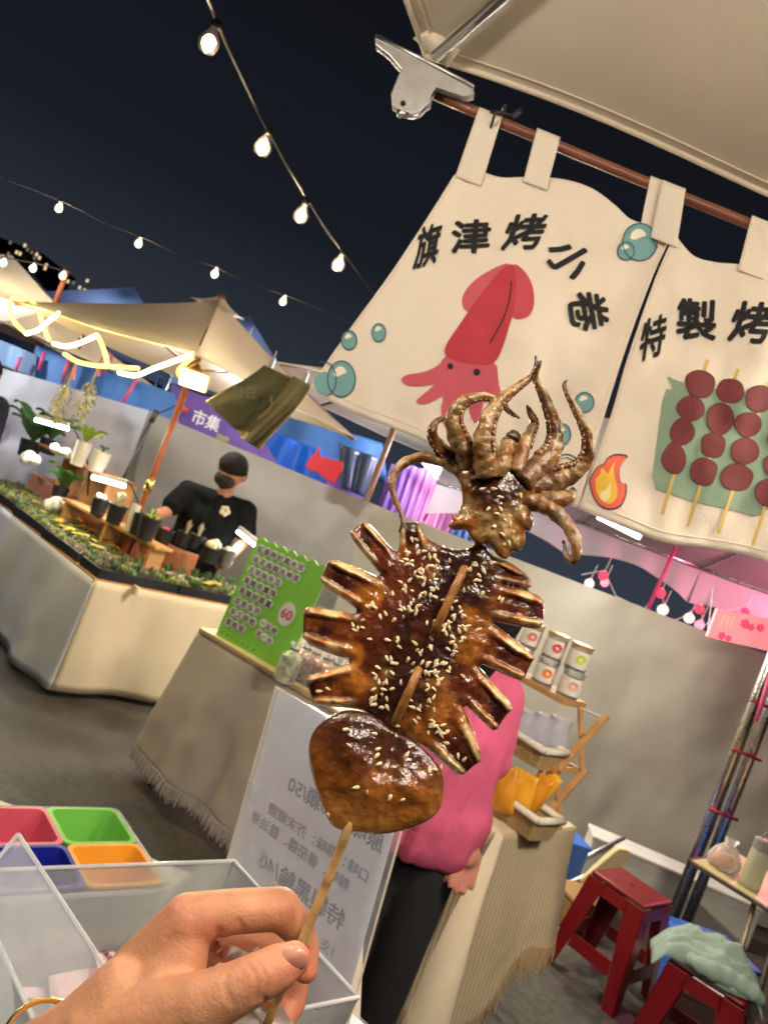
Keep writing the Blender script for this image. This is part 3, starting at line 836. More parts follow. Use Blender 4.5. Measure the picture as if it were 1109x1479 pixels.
for fn, cu_, push in ((P1, cur1, 0.), (P2, cur2, -.006)):
    for edge in (lambda t: (t, .972), lambda t: (.018, t), lambda t: (.984, t)):
        pts = []
        for i in range(41):
            x, y = fn(*edge(.01 + .98 * i / 40)); pts.append(W(x, y, float(bd(x, y)) + push - .0012))
        mk('stitching', tube(pts, .0007, 5), hemline, cu_)
bdir = Vector(((COS * .93 + SIN * .36), 0, 0))
def tab(top_c, bot_c, w_t, w_b, push, par):
    tc_, bc_ = np.array(top_c, float), np.array(bot_c, float); along = np.array((.93, .375))
    prof = [(0, 0., -.004), (.35, 0, -.008), (.8, 0, -.0125), (.93, 0, -.013), (1.0, 1, -.008), (1.02, 1, .002), (.97, 1, .012), (.85, 1, .014), (.4, 1, .012), (.1, 1, .008)]
    pr = catmull([(a, c) for a, b, c in prof], 4)
    def f(a, b):
        i = b * (len(pr) - 1); s, dd = [float(np.interp(i, np.arange(len(pr)), pr[:, k])) for k in (0, 1)]
        c = bc_ + (tc_ - bc_) * s; w = w_b + (w_t - w_b) * s; p = c + along * (a - .5) * w
        base = float(bd(*bc_)) * max(0, 1 - s * 1.6) + BD * min(1, s * 1.6)
        return W(p[0], p[1], base + push + dd)
    mk('tab', sheet(f, 8, len(pr) * 2), calico, par, smooth=True, solid=.0012)
tab((708, 163), (676, 262), 36, 40, 0, cur1)
tab((792, 193), (772, 268), 36, 36, 0, cur1)
tab((955, 262), (938, 345), 34, 34, .008, cur1)
tab((973, 268), (958, 350), 36, 40, -.006, cur2)
tab((1104, 320), (1086, 398), 40, 44, -.004, cur2)
tab((1240, 374), (1225, 462), 40, 44, -.004, cur2)

def conform(V, Fs, par, lift, maxlen=9):
    bm = bmesh.new(); vs = [bm.verts.new((p[0], p[1], 0)) for p in V]
    for f in Fs:
        try: bm.faces.new([vs[i] for i in f])
        except ValueError: pass
    bmesh.ops.triangulate(bm, faces=bm.faces[:])
    for _ in range(5):
        es = [e for e in bm.edges if e.calc_length() > maxlen]
        if not es: break
        bmesh.ops.subdivide_edges(bm, edges=es, cuts=1); bmesh.ops.triangulate(bm, faces=bm.faces[:])
    bm.verts.index_update()
    Q = np.array([v.co[:2] for v in bm.verts]); F2 = [tuple(v.index for v in f.verts) for f in bm.faces]; bm.free()
    push = 0. if par is cur1 else -.006
    return WN(Q, bd(Q[:, 0], Q[:, 1]) + push - lift), F2
def art(name, poly, c, par, layer=1, smooth_it=2, mname=None):
    P = chaikin(poly, smooth_it) if smooth_it else np.array(poly, float)
    return mk(name, conform(P, [tuple(range(len(P)))], par, .0016 + .0005 * layer), M(mname or ('ink_%d_%d_%d' % tuple(int(k) for k in c)), lin(*c), rough=.85, var=.06, scale=30, bump=.1, bscale=400), par, smooth=True)
def line_art(name, pts, w, c, par, layer=2):
    P = catmull(pts, 6); T = np.gradient(P, axis=0); T /= np.linalg.norm(T, axis=1)[:, None] + 1e-9
    N = np.stack([-T[:, 1], T[:, 0]], 1); Q = np.concatenate([P + N * w / 2, (P - N * w / 2)[::-1]])
    return art(name, Q, c, par, layer, 0)
def ell(cx, cy, rx, ry, rot=0, n=24):
    return [(cx + rx * math.cos(t) * math.cos(rot) - ry * math.sin(t) * math.sin(rot), cy + rx * math.cos(t) * math.sin(rot) + ry * math.sin(t) * math.cos(rot)) for t in (2 * math.pi * k / n for k in range(n))]
s1 = lambda L: [(430 + a / 2.36, 280 + b / 2.36) for a, b in L]
s2 = lambda L: [(830 + a / 2.846, 300 + b / 2.846) for a, b in L]
RED, PINK, ROSE = (176, 54, 66), (190, 84, 96), (184, 70, 82)
art('squid_print', s1([(496, 540), (560, 562), (620, 572), (678, 570), (684, 640), (694, 700), (600, 716), (520, 706), (470, 650)]), PINK, cur1, 1, 1)
for L_ in ([(506, 552), (480, 585), (430, 608), (370, 615), (348, 632), (372, 656), (440, 654), (500, 640)], [(500, 610), (470, 648), (420, 688), (398, 710), (430, 720), (480, 698), (520, 668)],
           [(505, 640), (496, 690), (486, 745), (500, 800), (548, 800), (562, 700), (570, 650)], [(568, 660), (580, 720), (592, 765), (606, 786), (622, 770), (634, 700), (634, 650)], [(634, 660), (652, 720), (676, 735), (696, 690), (684, 640)]):
    art('squid_print', s1(L_), PINK, cur1, 1, 2)
art('squid_print', s1([(730, 228), (670, 250), (600, 292), (562, 340), (558, 378), (574, 402), (600, 400), (700, 300)]), PINK, cur1, 1)
art('squid_print', s1([(728, 228), (772, 258), (800, 305), (808, 360), (800, 402), (778, 424), (728, 428), (715, 340)]), ROSE, cur1, 1)
art('squid_print', s1([(732, 232), (690, 258), (640, 320), (590, 385), (555, 440), (512, 500), (498, 532), (508, 556), (560, 574), (620, 584), (672, 580), (700, 520), (722, 445), (738, 400), (746, 320), (742, 262)]), RED, cur1, 2)
line_art('squid_print', s1([(728, 296), (722, 355), (700, 425), (655, 508)]), 2.0, (40, 30, 32), cur1, 3)
for a, b, r in ((520, 587, 10), (610, 607, 11.5)): art('squid_print', ell(*s1([(a, b)])[0], r / 2.36, r / 2.36 * 1.08), (40, 32, 32), cur1, 3, 0)
TEAL = (112, 156, 156); INKC = (52, 74, 80)
def bubble(cx, cy, rx, ry, par, full=True):
    e = ell(cx, cy, rx, ry)
    art('bubble_print', [(cx + math.cos(t) * rx, cy + math.sin(t) * ry) for t in np.linspace(-.35, math.pi + .2, 18)] if not full else e, TEAL, par, 1, 0)
    line_art('bubble_print', e + [e[0]], 1.5, INKC, par, 3)
    art('bubble_print', [(cx - rx * .62, cy - ry * .2), (cx - rx * .38, cy - ry * .66), (cx + rx * .12, cy - ry * .72), (cx + rx * .42, cy - ry * .34), (cx + rx * .1, cy - ry * .28), (cx - rx * .3, cy - ry * .1)], (232, 222, 205), par, 2, 1)
bubble(504, 491, 11, 13.5, cur1); bubble(547, 480, 10, 13, cur1); bubble(493, 547, 20, 26, cur1)
art('bubble_print', [(452, 548), (464, 535), (480, 540), (482, 565), (470, 572), (455, 562)], TEAL, cur1, 1, 1)
line_art('bubble_print', [(462, 522), (476, 525), (484, 538), (485, 555), (478, 568), (470, 572)], 1.5, INKC, cur1, 3)
bubble(844, 581, 13.5, 14.5, cur1); bubble(812, 627, 12, 15, cur1)
line_art('bubble_print', ell(818, 678, 20, 22) , 1.6, INKC, cur1, 3); line_art('bubble_print', ell(818, 678, 15, 17), 1.2, INKC, cur1, 3)
bubble(924, 349, 25, 27, cur1); bubble(904, 362, 12, 13, cur1)
line_art('bubble_print', [(952, 325), (944, 336), (943, 348), (950, 358)], 1.4, INKC, cur1, 4)
def glyph(chv, c, xv, dv, par, bold=.022):
    V, Fs = bold_glyphs(chv, bold); V[:, :2] -= (V[:, :2].min(0) + V[:, :2].max(0)) / 2
    Q = np.array(c)[None] + V[:, :1] * np.array(xv)[None] - V[:, 1:2] * np.array(dv)[None]
    m = len(Fs) // 6; nv = len(Q) // 6; sh_ = []
    for k in range(6):
        cv, cf = conform(Q[k * nv:(k + 1) * nv], [tuple(i - k * nv for i in f) for f in Fs[k * m:(k + 1) * m]], par, .0024 + .00012 * k)
        sh_.append((cv.tolist(), cf))
    mk('lettering', J(*sh_), M('black_print', (.007, .007, .008), rough=.8, var=.1), par)
for a in (('旗', (618, 354), (36, -12), (-11, 64)), ('津', (680, 341), (59, -3), (-4, 51)), ('烤', (758, 334), (60, -3), (-15, 54)), ('小', (822, 374), (38, 46), (-52, 30)), ('卷', (850, 449), (10, 58), (-60, 6))):
    glyph(*a, cur1, .030)
for a in (('特', (943, 487), (38, -12), (-9, 64)), ('製', (1006, 461), (60, 3), (-3, 62)), ('烤', (1086, 465), (62, 4), (-15, 62))):
    glyph(*a, cur2, .030)
art('grill_print', s2([(372, 685), (420, 712), (560, 742), (700, 760), (860, 800), (1000, 900), (960, 1180), (860, 1160), (765, 1180), (795, 1200), (732, 1216), (790, 1232), (770, 1276), (640, 1240), (500, 1212), (400, 1180), (312, 1150), (340, 950), (367, 742), (408, 748)]), (128, 150, 126), cur2, 1, 1)
MEAT = (112, 50, 52)
for (xa, ya), (xb, yb) in (((546, 622), (360, 1260)), ((671, 662), (464, 1310)), ((800, 715), (590, 1340)), ((930, 770), (730, 1390))):
    line_art('skewer_print', s2([(xa, ya), ((xa + xb) / 2, (ya + yb) / 2), (xb, yb)]), 4.6, (206, 172, 92), cur2, 2)
random.seed(3)
for cx, cy, rx, ry in ((515, 725, 66, 64), (478, 828, 60, 54), (440, 925, 52, 58), (408, 1030, 52, 66), (643, 753, 60, 60), (598, 865, 60, 66), (567, 977, 56, 58), (530, 1083, 62, 62), (758, 785, 60, 62), (714, 890, 60, 56), (702, 1000, 62, 56), (670, 1110, 68, 62), (890, 850, 60, 60), (850, 950, 60, 56), (830, 1060, 62, 58), (800, 1170, 64, 60)):
    pts = [(cx + rx * (1 + random.uniform(-.12, .14)) * math.cos(t), cy + ry * (1 + random.uniform(-.12, .14)) * math.sin(t)) for t in (2 * math.pi * (k + .5) / 9 for k in range(9))]
    art('skewer_print', s2(pts), (66, 30, 32), cur2, 3, 2)
    art('skewer_print', s2([(cx + (x - cx) * .955, cy + (y - cy) * .955) for x, y in pts]), MEAT, cur2, 4, 2)
fl = [(227, 1018), (172, 1008), (132, 1026), (120, 1052), (96, 1060), (72, 1090), (57, 1122), (64, 1160), (78, 1198), (105, 1232), (150, 1246), (192, 1230), (212, 1186), (216, 1130), (190, 1137), (180, 1082), (198, 1042)]
art('flame_print', s2(fl), (70, 52, 50), cur2, 1, 1)
art('flame_print', s2([(140 + (x - 140) * .93, 1130 + (y - 1130) * .94) for x, y in fl]), (226, 104, 82), cur2, 2, 1)
art('flame_print', s2([(176, 1024), (148, 1070), (136, 1100), (112, 1062), (104, 1100), (84, 1110), (86, 1160), (104, 1200), (140, 1222), (172, 1200), (176, 1150), (160, 1100), (160, 1060)]), (238, 190, 72), cur2, 3, 1)
art('flame_print', s2([(150, 1120), (130, 1160), (106, 1165), (102, 1190), (122, 1212), (146, 1190), (148, 1160)]), (244, 226, 160), cur2, 4, 1)
# ================================================================== own stall counter with boxes and the menu stand
laminate = M('beige_laminate', lin(196, 184, 164), rough=.45, var=.06, scale=9, bump=.05, bscale=200)
TZ = .85
ct = thing('stall_counter', 'beige stall counter under the clear boxes and the standing menu', 'counter', (-.5, .95, 0))
mk('counter_top', box((-.53, .93, TZ - .015), (1.56, .98, .03)), laminate, ct, bevel=.006)
for x in (-1.24, .18):
    for y in (.52, 1.34): mk('leg', tube([(x, y, 0), (x, y, TZ - .03)], .018, 12), steel, ct, smooth=True)
mk('apron', box((-.53, 1.395, TZ - .09), (1.46, .02, .12)), laminate, ct, bevel=.003)

acr = clear_plastic('clear_acrylic', (.93, .95, .97), .10, .05)
pp = clear_plastic('cloudy_plastic', (.93, .95, .96), .15, .2)
rimm = clear_plastic('cloudy_plastic_rim', (.93, .95, .96), .38, .25)

def cup(c, a, b, la, lb, zt, zb, taper, th):
    """open tapered cup: outer + inner wall and floor"""
    def ring(k, z, inset):
        pts = []
        for sa, sb in ((-1, -1), (1, -1), (1, 1), (-1, 1)):
            ra, rb = la / 2 - inset - k, lb / 2 - inset - k; cr_ = min(.012, ra * .5)
            for q in range(5):
                t = math.atan2(sb, sa) - math.pi / 4 + q / 4 * math.pi / 2
                pts.append(c + a * (sa * (ra - cr_) + cr_ * math.cos(t)) + b * (sb * (rb - cr_) + cr_ * math.sin(t)) + Vector((0, 0, z - c.z)))
        return pts
    rings = [ring(0, zt, -.004), ring(0, zt - .004, -.004), ring(0, zt - .004, 0), ring(taper, zb, 0)]
    inn = [ring(0, zt, .002), ring(taper, zb + th, .002)]
    V, Fs, n = [], [], 20
    allr = rings[::-1] + inn
    for r in allr: V += r
    for i in range(len(allr) - 1):
        for k in range(n):
            p, q_ = i * n + k, i * n + (k + 1) % n; Fs.append((p, q_, q_ + n, p + n))
    Fs.append(tuple(range(n))[::-1]); Fs.append(tuple((len(allr) - 1) * n + k for k in range(n)))
    return V, Fs
ta, tb = Vector((-.755, -.656, 0)), Vector((.715, -.70, 0)); tb = Vector((.656, -.755, 0))
C0 = Vector((-.232, 1.235, 0))
tray = thing('compartment_tray', 'clear tray holding four coloured coin cups on the counter', 'tray', C0 + ta * .11 + tb * .1 + Vector((0, 0, TZ)))
tc0 = C0 + ta * .115 + tb * .104
mk('tray_shell', cup(Vector((tc0.x, tc0.y, .9)), ta, tb, .235, .212, .998, TZ + .002, .012, .002), pp, tray, smooth=False)
for nm, cc, ka, kb in (('green', (124, 200, 84), 0, 0), ('pink', (216, 92, 112), 1, 0), ('orange', (246, 170, 52), 0, 1), ('blue', (22, 34, 150), 1, 1)):
    c = C0 + ta * (.060 + .112 * ka) + tb * (.055 + .100 * kb)
    o = mk('coin_cup', cup(Vector((c.x, c.y, .95)), ta, tb, .104, .092, 1.003, .915, .020, .0015), M('cup_' + nm, lin(*cc), rough=.35, var=.05, scale=20, coat=.2, sss=.1, thin=.15), tray, smooth=False)
    o['label'] = nm + ' plastic coin cup'
BZ = 1.08
bb, bf, bl = G(338, 1244, BZ), G(517, 1441, BZ), G(0, 1257, BZ)
bl = bl + (bl - bb) * .12; b4 = bl + (bf - bb)
bina = thing('clear_bin', 'open clear plastic bin with banknotes beside the hand', 'bin', ((bb + b4) / 2).xy.to_3d() + Vector((0, 0, TZ)))
cb = (bb + b4) / 2
def bin_ring(k, z): return [cb + (p - cb) * k + Vector((0, 0, z - BZ)) for p in (bb, bf, b4, bl)]
R0, R1 = bin_ring(1, BZ), bin_ring(.90, TZ + .003)
for i in range(4):
    a, b, c, d = R0[i], R0[(i + 1) % 4], R1[(i + 1) % 4], R1[i]; nn = (b - a).cross(d - a).normalized() * .0016
    bwl = mk('bin_wall', prism([a, b, c, d], nn), pp, bina)
    e = (b - a).normalized()
    mk('bin_rim', tube([a - e * .001, a.lerp(b, .5), b + e * .001], .0026, 8), rimm, bwl, smooth=True)
mk('bin_floor', prism(R1, (0, 0, .002)), pp, bina)
# acrylic divider leaning in the bin
dv = [W(26, 1205, .775), W(160, 1410, .72), W(40, 1560, .66), W(-110, 1370, .70)]
dn_ = (dv[1] - dv[0]).cross(dv[3] - dv[0]).normalized() * .003
dvt = thing('acrylic_divider', 'clear acrylic plate standing upright in front of the banknotes', 'plate', dv[3])
mk('plate', prism(dv, dn_), acr, dvt)
for i in range(2):
    mk('polished_edge', tube([dv[i], dv[i + 1]] if i == 0 else [dv[0], dv[3]], .0022, 6), rimm, dvt)
note = M('banknote_pink', lin(226, 188, 190), rough=.8, var=.12, scale=30, bump=.1, bscale=200)
notei = M('banknote_ink', lin(120, 48, 52), rough=.8, var=.1)
noteb = M('banknote_rose', lin(206, 128, 140), rough=.8, var=.15, scale=60)
def banknote(label, quad, z, text_at, ang, bend=.004):
    Q = [G(x, y, z) for x, y in quad]
    def f(a, b):
        p = Q[0].lerp(Q[1], a).lerp(Q[3].lerp(Q[2], a), b); p.z += bend * math.sin(math.pi * a) + .003 * math.sin(5 * b); return p
    t = thing('banknote', label, 'banknote', f(.5, .5))
    mk('paper', sheet(f, 8, 8), note, t, smooth=True, solid=.0003)
    X = (Q[1] - Q[0]).normalized(); Y = (Q[0] - Q[3]).normalized()
    Xr = X * math.cos(ang) + Y * math.sin(ang); Yr = -X * math.sin(ang) + Y * math.cos(ang)
    o_ = f(*text_at) + Vector((0, 0, .002))
    mk('numeral', lettering('100', o_, Xr, Yr, .014, .02, True), notei, t)
    mk('rosette', prism([f(.62 + .13 * math.cos(k * .524), .72 + .13 * math.sin(k * .524)) + Vector((0, 0, .0012)) for k in range(12)], (0, 0, .0002)), noteb, t)
banknote('pale pink banknote lying left of another in the clear bin', [(-40, 1335), (52, 1338), (70, 1440), (-30, 1450)], .935, (.72, .3), -1.2)
banknote('pink banknote with a rose seal lying in the clear bin', [(58, 1340), (150, 1352), (190, 1420), (78, 1466)], .945, (.2, .25), -1.2)
banknote('folded banknote standing with its large red number showing', [(122, 1352), (160, 1360), (172, 1402), (150, 1418)], .965, (.5, .5), -1.25, .001)

# menu stand: A3 sheet in an acrylic holder, print seen from behind
mTL, mTR = Vector((-.060, 1.25, 1.272)), Vector((.180, 1.10, 1.272))
sh = Vector((.040, -.004, 0)); mBL, mBR = Vector((-.060, 1.25, TZ)) + sh, Vector((.180, 1.10, TZ)) + sh
ms = thing('menu_stand', 'upright acrylic menu stand whose printed sheet is seen from behind, mirrored', 'menu', (mBL + mBR) / 2)
mX = (mTR - mTL).normalized(); mY = (mTL - mBL).normalized(); mN = mX.cross(mY).normalized()
if mN.y > 0: mN = -mN
paper = M('menu_paper', lin(236, 238, 244), rough=.7, var=.04, scale=3, thin=.42)
ins_ = lambda p, q_, k: p.lerp(q_, k)
sheetq = [mTL + mX * .004 - mY * .003, mTR - mX * .012 - mY * .003, mBR - mX * .012 + mY * .01, mBL + mX * .004 + mY * .01]
mk('printed_sheet', prism(sheetq, mN * .0006), paper, ms)
gl = clear_plastic('holder_acrylic', (.97, .98, 1.), .035, .04)
mk('holder_plate', prism([mTL + mN * .004, mTR + mN * .004, mBR + mN * .004, mBL + mN * .004], mN * .002), gl, ms)
edge_m = M('acrylic_edge', lin(206, 200, 178), rough=.2, var=.1, coat=.5)
mk('edge_strip', tube([mTL + mN * .003, mBL + mN * .003], .0028, 6), edge_m, ms)
mk('edge_strip', tube([mTR + mN * .003, mBR + mN * .003], .0018, 6), edge_m, ms)
mk('edge_strip', tube([mTL + mN * .003, mTR + mN * .003], .0016, 6), edge_m, ms)
mk('holder_foot', prism([mBL, mBR, mBR - mN * .09, mBL - mN * .09], (0, 0, .004)), gl, ms)
ink_b = M('show_through_blue', lin(150, 160, 190), rough=.8, var=.12, scale=60)
ink_g = M('show_through_grey', lin(176, 176, 192), rough=.8, var=.12, scale=60)
ink_p = M('show_through_pink', lin(222, 176, 204), rough=.8, var=.12, scale=60)
def menu_line(txt, right, down, size, m, bold=.02):
    o_ = mTR - mX * right - mY * down + mN * .0016
    mk('menu_text', lettering(txt, o_, -mX, mY, size, bold), m, ms)
menu_line('小卷', .120, .085, .032, ink_p, .03)
menu_line('原味蛋10顆/50', .022, .135, .0300, ink_b, .025)
menu_line('口味：蒜味：芥末椒鹽', .030, .185, .0205, ink_g, .03)
menu_line('辣味、番茄醬、醬油膏', .058, .213, .0205, ink_g, .03)
menu_line('特製黑輪/40', .050, .268, .0330, ink_b, .025)
menu_line('1支', .050, .31, .02, ink_g, .02)
# ================================================================== helpers for cloth, walls, people
def drape(path, zt, zb, amp, freq, flare, nu=90, nv=14, seed=0., z_noise=.0):
    pts = [Vector((p[0], p[1], 0)) for p in path]; L = [0.]
    for a, b in zip(pts, pts[1:]): L.append(L[-1] + (b - a).length)
    nrm = []
    for a, b in zip(pts, pts[1:]):
        d = (b - a).normalized(); nrm.append(Vector((d.y, -d.x, 0)))
    def at(s):
        for k in range(len(pts) - 1):
            if s <= L[k + 1] + 1e-9:
                t = (s - L[k]) / (L[k + 1] - L[k]); p = pts[k].lerp(pts[k + 1], t); n = nrm[k].copy()
                w = .12
                if k + 1 < len(nrm) and L[k + 1] - s < w: n = n.lerp((nrm[k] + nrm[k + 1]).normalized(), 1 - (L[k + 1] - s) / w)
                if k > 0 and s - L[k] < w: n = n.lerp((nrm[k - 1] + nrm[k]).normalized(), 1 - (s - L[k]) / w)
                return p, n
        return pts[-1], nrm[-1]
    def f(a, b):
        s = a * L[-1]; p, n = at(s)
        wv = amp * (math.sin(s * freq + seed) + .6 * math.sin(s * freq * 2.3 + 1.7 * seed + 1)) * b ** .8
        wv += amp * 1.2 * (float(fbm(s * 5 + seed * 3, b * 3, 3)) - .5) * b
        z = zt + (zb(a) - zt) * b + z_noise * math.sin(s * 11) * b if callable(zb) else zt + (zb - zt) * b
        q = p + n * (.004 + flare * b + wv); return Vector((q.x, q.y, z))
    return sheet(f, nu, nv), f
def fringe(f, n, length, r, spread=.02):
    sh_ = []
    for i in range(n):
        p = Vector(f((i + .5) / n, 1.)); q_ = p + Vector((random.uniform(-spread, spread), random.uniform(-spread, spread), -length * random.uniform(.6, 1.1)))
        sh_.append(tube([p + Vector((0, 0, .01)), p.lerp(q_, .5) + Vector((random.uniform(-.006, .006), 0, 0)), q_], [r, r, r * .4], 4))
    return J(*sh_)
def wall_sheet(p0, p1, z0, z1, wr=.04, seed=0., nu=60, nv=30, topsag=.0):
    p0, p1 = Vector((*p0, 0)), Vector((*p1, 0)); d = (p1 - p0).normalized(); n = Vector((d.y, -d.x, 0)); L = (p1 - p0).length
    z0f = z0 if callable(z0) else (lambda a: z0); z1f = z1 if callable(z1) else (lambda a: z1)
    def f(a, b):
        p = p0.lerp(p1, a); s = a * L
        w = wr * (float(fbm(s * 1.4 + seed, b * 1.6 + seed, 4)) - .5) * 2.2 + wr * .35 * math.sin(s * 6 + 3 * b + seed)
        q = p + n * w; return Vector((q.x, q.y, z0f(a) + (z1f(a) - z0f(a)) * b - topsag * 4 * a * (1 - a) * b))
    return sheet(f, nu, nv)
hairm = M('black_hair', (.009, .008, .008), rough=.75, spec=.25, var=.3, scale=60, bump=.5, bscale=160)
def face_bits(par, c, fw, rt, up, r, sk):
    dark = M('dark_eye', (.02, .012, .01), rough=.3)
    for s in (-1, 1):
        mk('eye', ball(c + fw * r * .90 + rt * s * r * .34 + up * r * .05, (r * .07, r * .04, r * .035), 8, 6), dark, par, smooth=True)

# ================================================================== plant stall (corner counter under a cream parasol)
white_cloth = M('white_sheet', lin(206, 212, 224), rough=.9, var=.05, scale=2, bump=.2, bscale=300)
cream_cloth = M('cream_sheet', lin(206, 192, 162), rough=.9, var=.05, scale=2, bump=.2, bscale=300)
blackpl = M('black_tray_plastic', (.016, .018, .022), rough=.5, var=.3)
woodm = M('pale_wood', lin(196, 148, 92), rough=.55, var=.18, scale=10, bump=.2, bscale=60)
woodd = M('reddish_wood', lin(150, 92, 56), rough=.5, var=.2, scale=12, bump=.2, bscale=50)
A0 = Vector((-1.37, 4.27, 0)); e1 = Vector((.68, .733, 0)); e2 = Vector((-.71, .704, 0))
PZ = .68
def LP(s, t, z=0): return A0 + e1 * s + e2 * t + Vector((0, 0, z))
pc = thing('plant_counter', 'corner counter of the plant stall draped in white and cream cloth', 'counter', A0)
mk('counter_top', prism([LP(0, 0, PZ - .03), LP(2.2, 0, PZ - .03), LP(2.2, .6, PZ - .03), LP(.85, .6, PZ - .03), LP(.85, 2.6, PZ - .03), LP(0, 2.6, PZ - .03)], (0, 0, .03)), woodm, pc)
_, fc = drape([LP(0, 2.6).xy, LP(0, 0).xy, LP(2.2, 0).xy], PZ - .01, .035, .026, 6, .09, seed=.4)
ac = 2.6 / 4.8
mk('front_cloth', sheet(lambda a, b: fc(ac + .002 + (1 - ac - .002) * a, b), 80, 14), cream_cloth, pc, smooth=True, solid=.003)
mk('side_cloth', sheet(lambda a, b: fc(ac * 1.004 * a, b), 80, 14), white_cloth, pc, smooth=True, solid=.003)
for s, t in ((.05, .1), (2.1, .1), (2.1, .5), (.8, .55), (.1, 2.5), (.8, 2.5)): mk('leg', tube([LP(s, t, 0), LP(s, t, PZ - .03)], .018, 8), blackpl, pc)
for k, p in enumerate((LP(.25, -.03, PZ - .015), LP(1.05, -.03, PZ - .02))):
    mk('cloth_peg', J(box(p, (.02, .05, .05), .8)), cream_cloth, pc, bevel=.004)

def tray_at(s, t, ls, lt, lab):
    c = LP(s, t, PZ); tr = thing('seedling_tray', lab, 'tray', c, 'black trays of the plant stall')
    w, h = .012, .055
    mk('tray_floor', box(c + Vector((0, 0, .006)), (ls, lt, .008), math.atan2(e1.y, e1.x)), blackpl, tr)
    for dx, dy, lx, ly in ((0, lt / 2, ls, w), (0, -lt / 2, ls, w), (ls / 2, 0, w, lt), (-ls / 2, 0, w, lt)):
        mk('tray_side', box(c + e1 * dx + e2 * dy + Vector((0, 0, h / 2)), (lx, ly, h), math.atan2(e1.y, e1.x)), blackpl, tr)
    mk('potting_soil', box(c + Vector((0, 0, .026)), (ls - .02, lt - .02, .03), math.atan2(e1.y, e1.x)), M('potting_soil', (.05, .04, .03), rough=.95, var=.5, scale=60, bump=.8, bscale=120), tr)
NTH = ('nearest the corner', 'second from the corner', 'third from the corner', 'fourth from the corner')
for k in range(4): tray_at(.28 + .54 * k, .13, .52, .24, 'black seedling tray above the cream cloth, ' + NTH[k])
for k in range(4): tray_at(.20, .58 + .56 * k, .38, .54, 'black seedling tray above the white cloth, ' + NTH[k])

GR = [(.20, .30, .10), (.36, .40, .12), (.10, .19, .06), (.38, .34, .20), (.26, .30, .19)]
def leafm(i): return M('succulent_leaf_%d' % i, GR[i], rough=.45, var=.35, scale=40, sss=.05)
def rosette(n, r, h, layers, tw=.5):
    sh_ = []
    for L in range(layers):
        k = 1 - L / layers; m = max(4, int(n * (.55 + .45 * k)))
        for i in range(m):
            a = 2 * math.pi * i / m + L * tw; rr = r * (.35 + .65 * k); zz = h * (1 - k) + h * .25
            d = Vector((math.cos(a), math.sin(a), 0)); s = Vector((-d.y, d.x, 0))
            tip = d * rr + Vector((0, 0, zz + h * .35)); mid = d * rr * .6 + Vector((0, 0, zz)); w = r * .2 * (.6 + .4 * k)
            V = [Vector((0, 0, zz * .5)), mid + s * w + Vector((0, 0, .004)), tip, mid - s * w + Vector((0, 0, .004)), mid + Vector((0, 0, -.006))]
            sh_.append((V, [(0, 1, 2, 3), (0, 4, 1), (1, 4, 2), (2, 4, 3), (3, 4, 0)]))
    return J(*sh_)
def tuft(n, r, h):
    sh_ = []
    for i in range(n):
        a, q_ = random.uniform(0, 6.28), random.uniform(.2, 1); d = Vector((math.cos(a), math.sin(a), 0)); s = Vector((-d.y, d.x, 0)) * .0045
        b = d * r * .25; t = d * r * q_ + Vector((0, 0, h * (1.2 - .5 * q_)))
        m_ = b.lerp(t, .55) + Vector((0, 0, h * .15))
        sh_.append(([b - s, b + s, m_ + s * 1.5, t, m_ - s * 1.5], [(0, 1, 2, 3, 4)]))
    return J(*sh_)
proto = []
for i in range(5):
    if i in (0, 1, 3):
        o = mk('succulent', rosette(9, .042, .034, 3), leafm(i), None, smooth=False, cat='plant')
    else:
        o = mk('succulent', tuft(30, .04, .055), leafm(i), None, cat='plant')
    proto.append(o)
yel = mk('flowering_plant', J(tuft(18, .03, .035)), leafm(1), None, cat='plant')
fm = M('yellow_petal', (.75, .52, .03), rough=.6, var=.2, scale=60)
for k in range(4):
    c = Vector((random.uniform(-.018, .018), random.uniform(-.018, .018), .045 + .012 * random.random()))
    mk('bloom', J(*[([c, c + Vector((math.cos(a), math.sin(a), .25)) * .016, c + Vector((math.cos(a + .5), math.sin(a + .5), .35)) * .02, c + Vector((math.cos(a + 1), math.sin(a + 1), .25)) * .016], [(0, 1, 2, 3)]) for a in np.arange(0, 6.28, 1.05)]), fm, yel)
kinds = ['pale green rosette succulent', 'yellowish green rosette succulent', 'dark spiky tuft succulent', 'dusty olive rosette succulent', 'grey green grassy succulent']
first = [True] * 6
def put_plant(i, s, t, side, sc_=1.):
    src = proto[i] if i < 5 else yel
    lab = (kinds[i] if i < 5 else 'small plant with yellow flowers') + (' in the trays along the cream cloth' if side else ' in the trays along the white cloth')
    loc = LP(s, t, PZ + .041); g = 'small tray plants of the plant stall'
    if first[i]:
        first[i] = False; src.location = loc; src['label'] = lab; src['group'] = g; src.rotation_euler.z = random.uniform(0, 6)
        ORG[src] = Vector(loc); return
    d = dup(src, loc, random.uniform(0, 6.28), lab, g, sc_ * random.uniform(.8, 1.25))
random.seed(21)
for a in np.arange(.06, 2.1, .078):
    for b in (.055, .125, .195):
        i = random.choice((0, 1, 2, 3, 4, 4, 2)) if random.random() > .05 else 5
        put_plant(i, a + random.uniform(-.012, .012), b + random.uniform(-.01, .01), True)
for a in np.arange(.33, 2.45, .082):
    for b in (.05, .115, .18, .245, .31, .36):
        i = random.choice((0, 1, 3, 0, 1, 3, 4)) if random.random() > (.28 if .5 < a < 1.3 and b > .1 else .03) else 5
        put_plant(i, b + random.uniform(-.01, .01), a + random.uniform(-.012, .012), False)
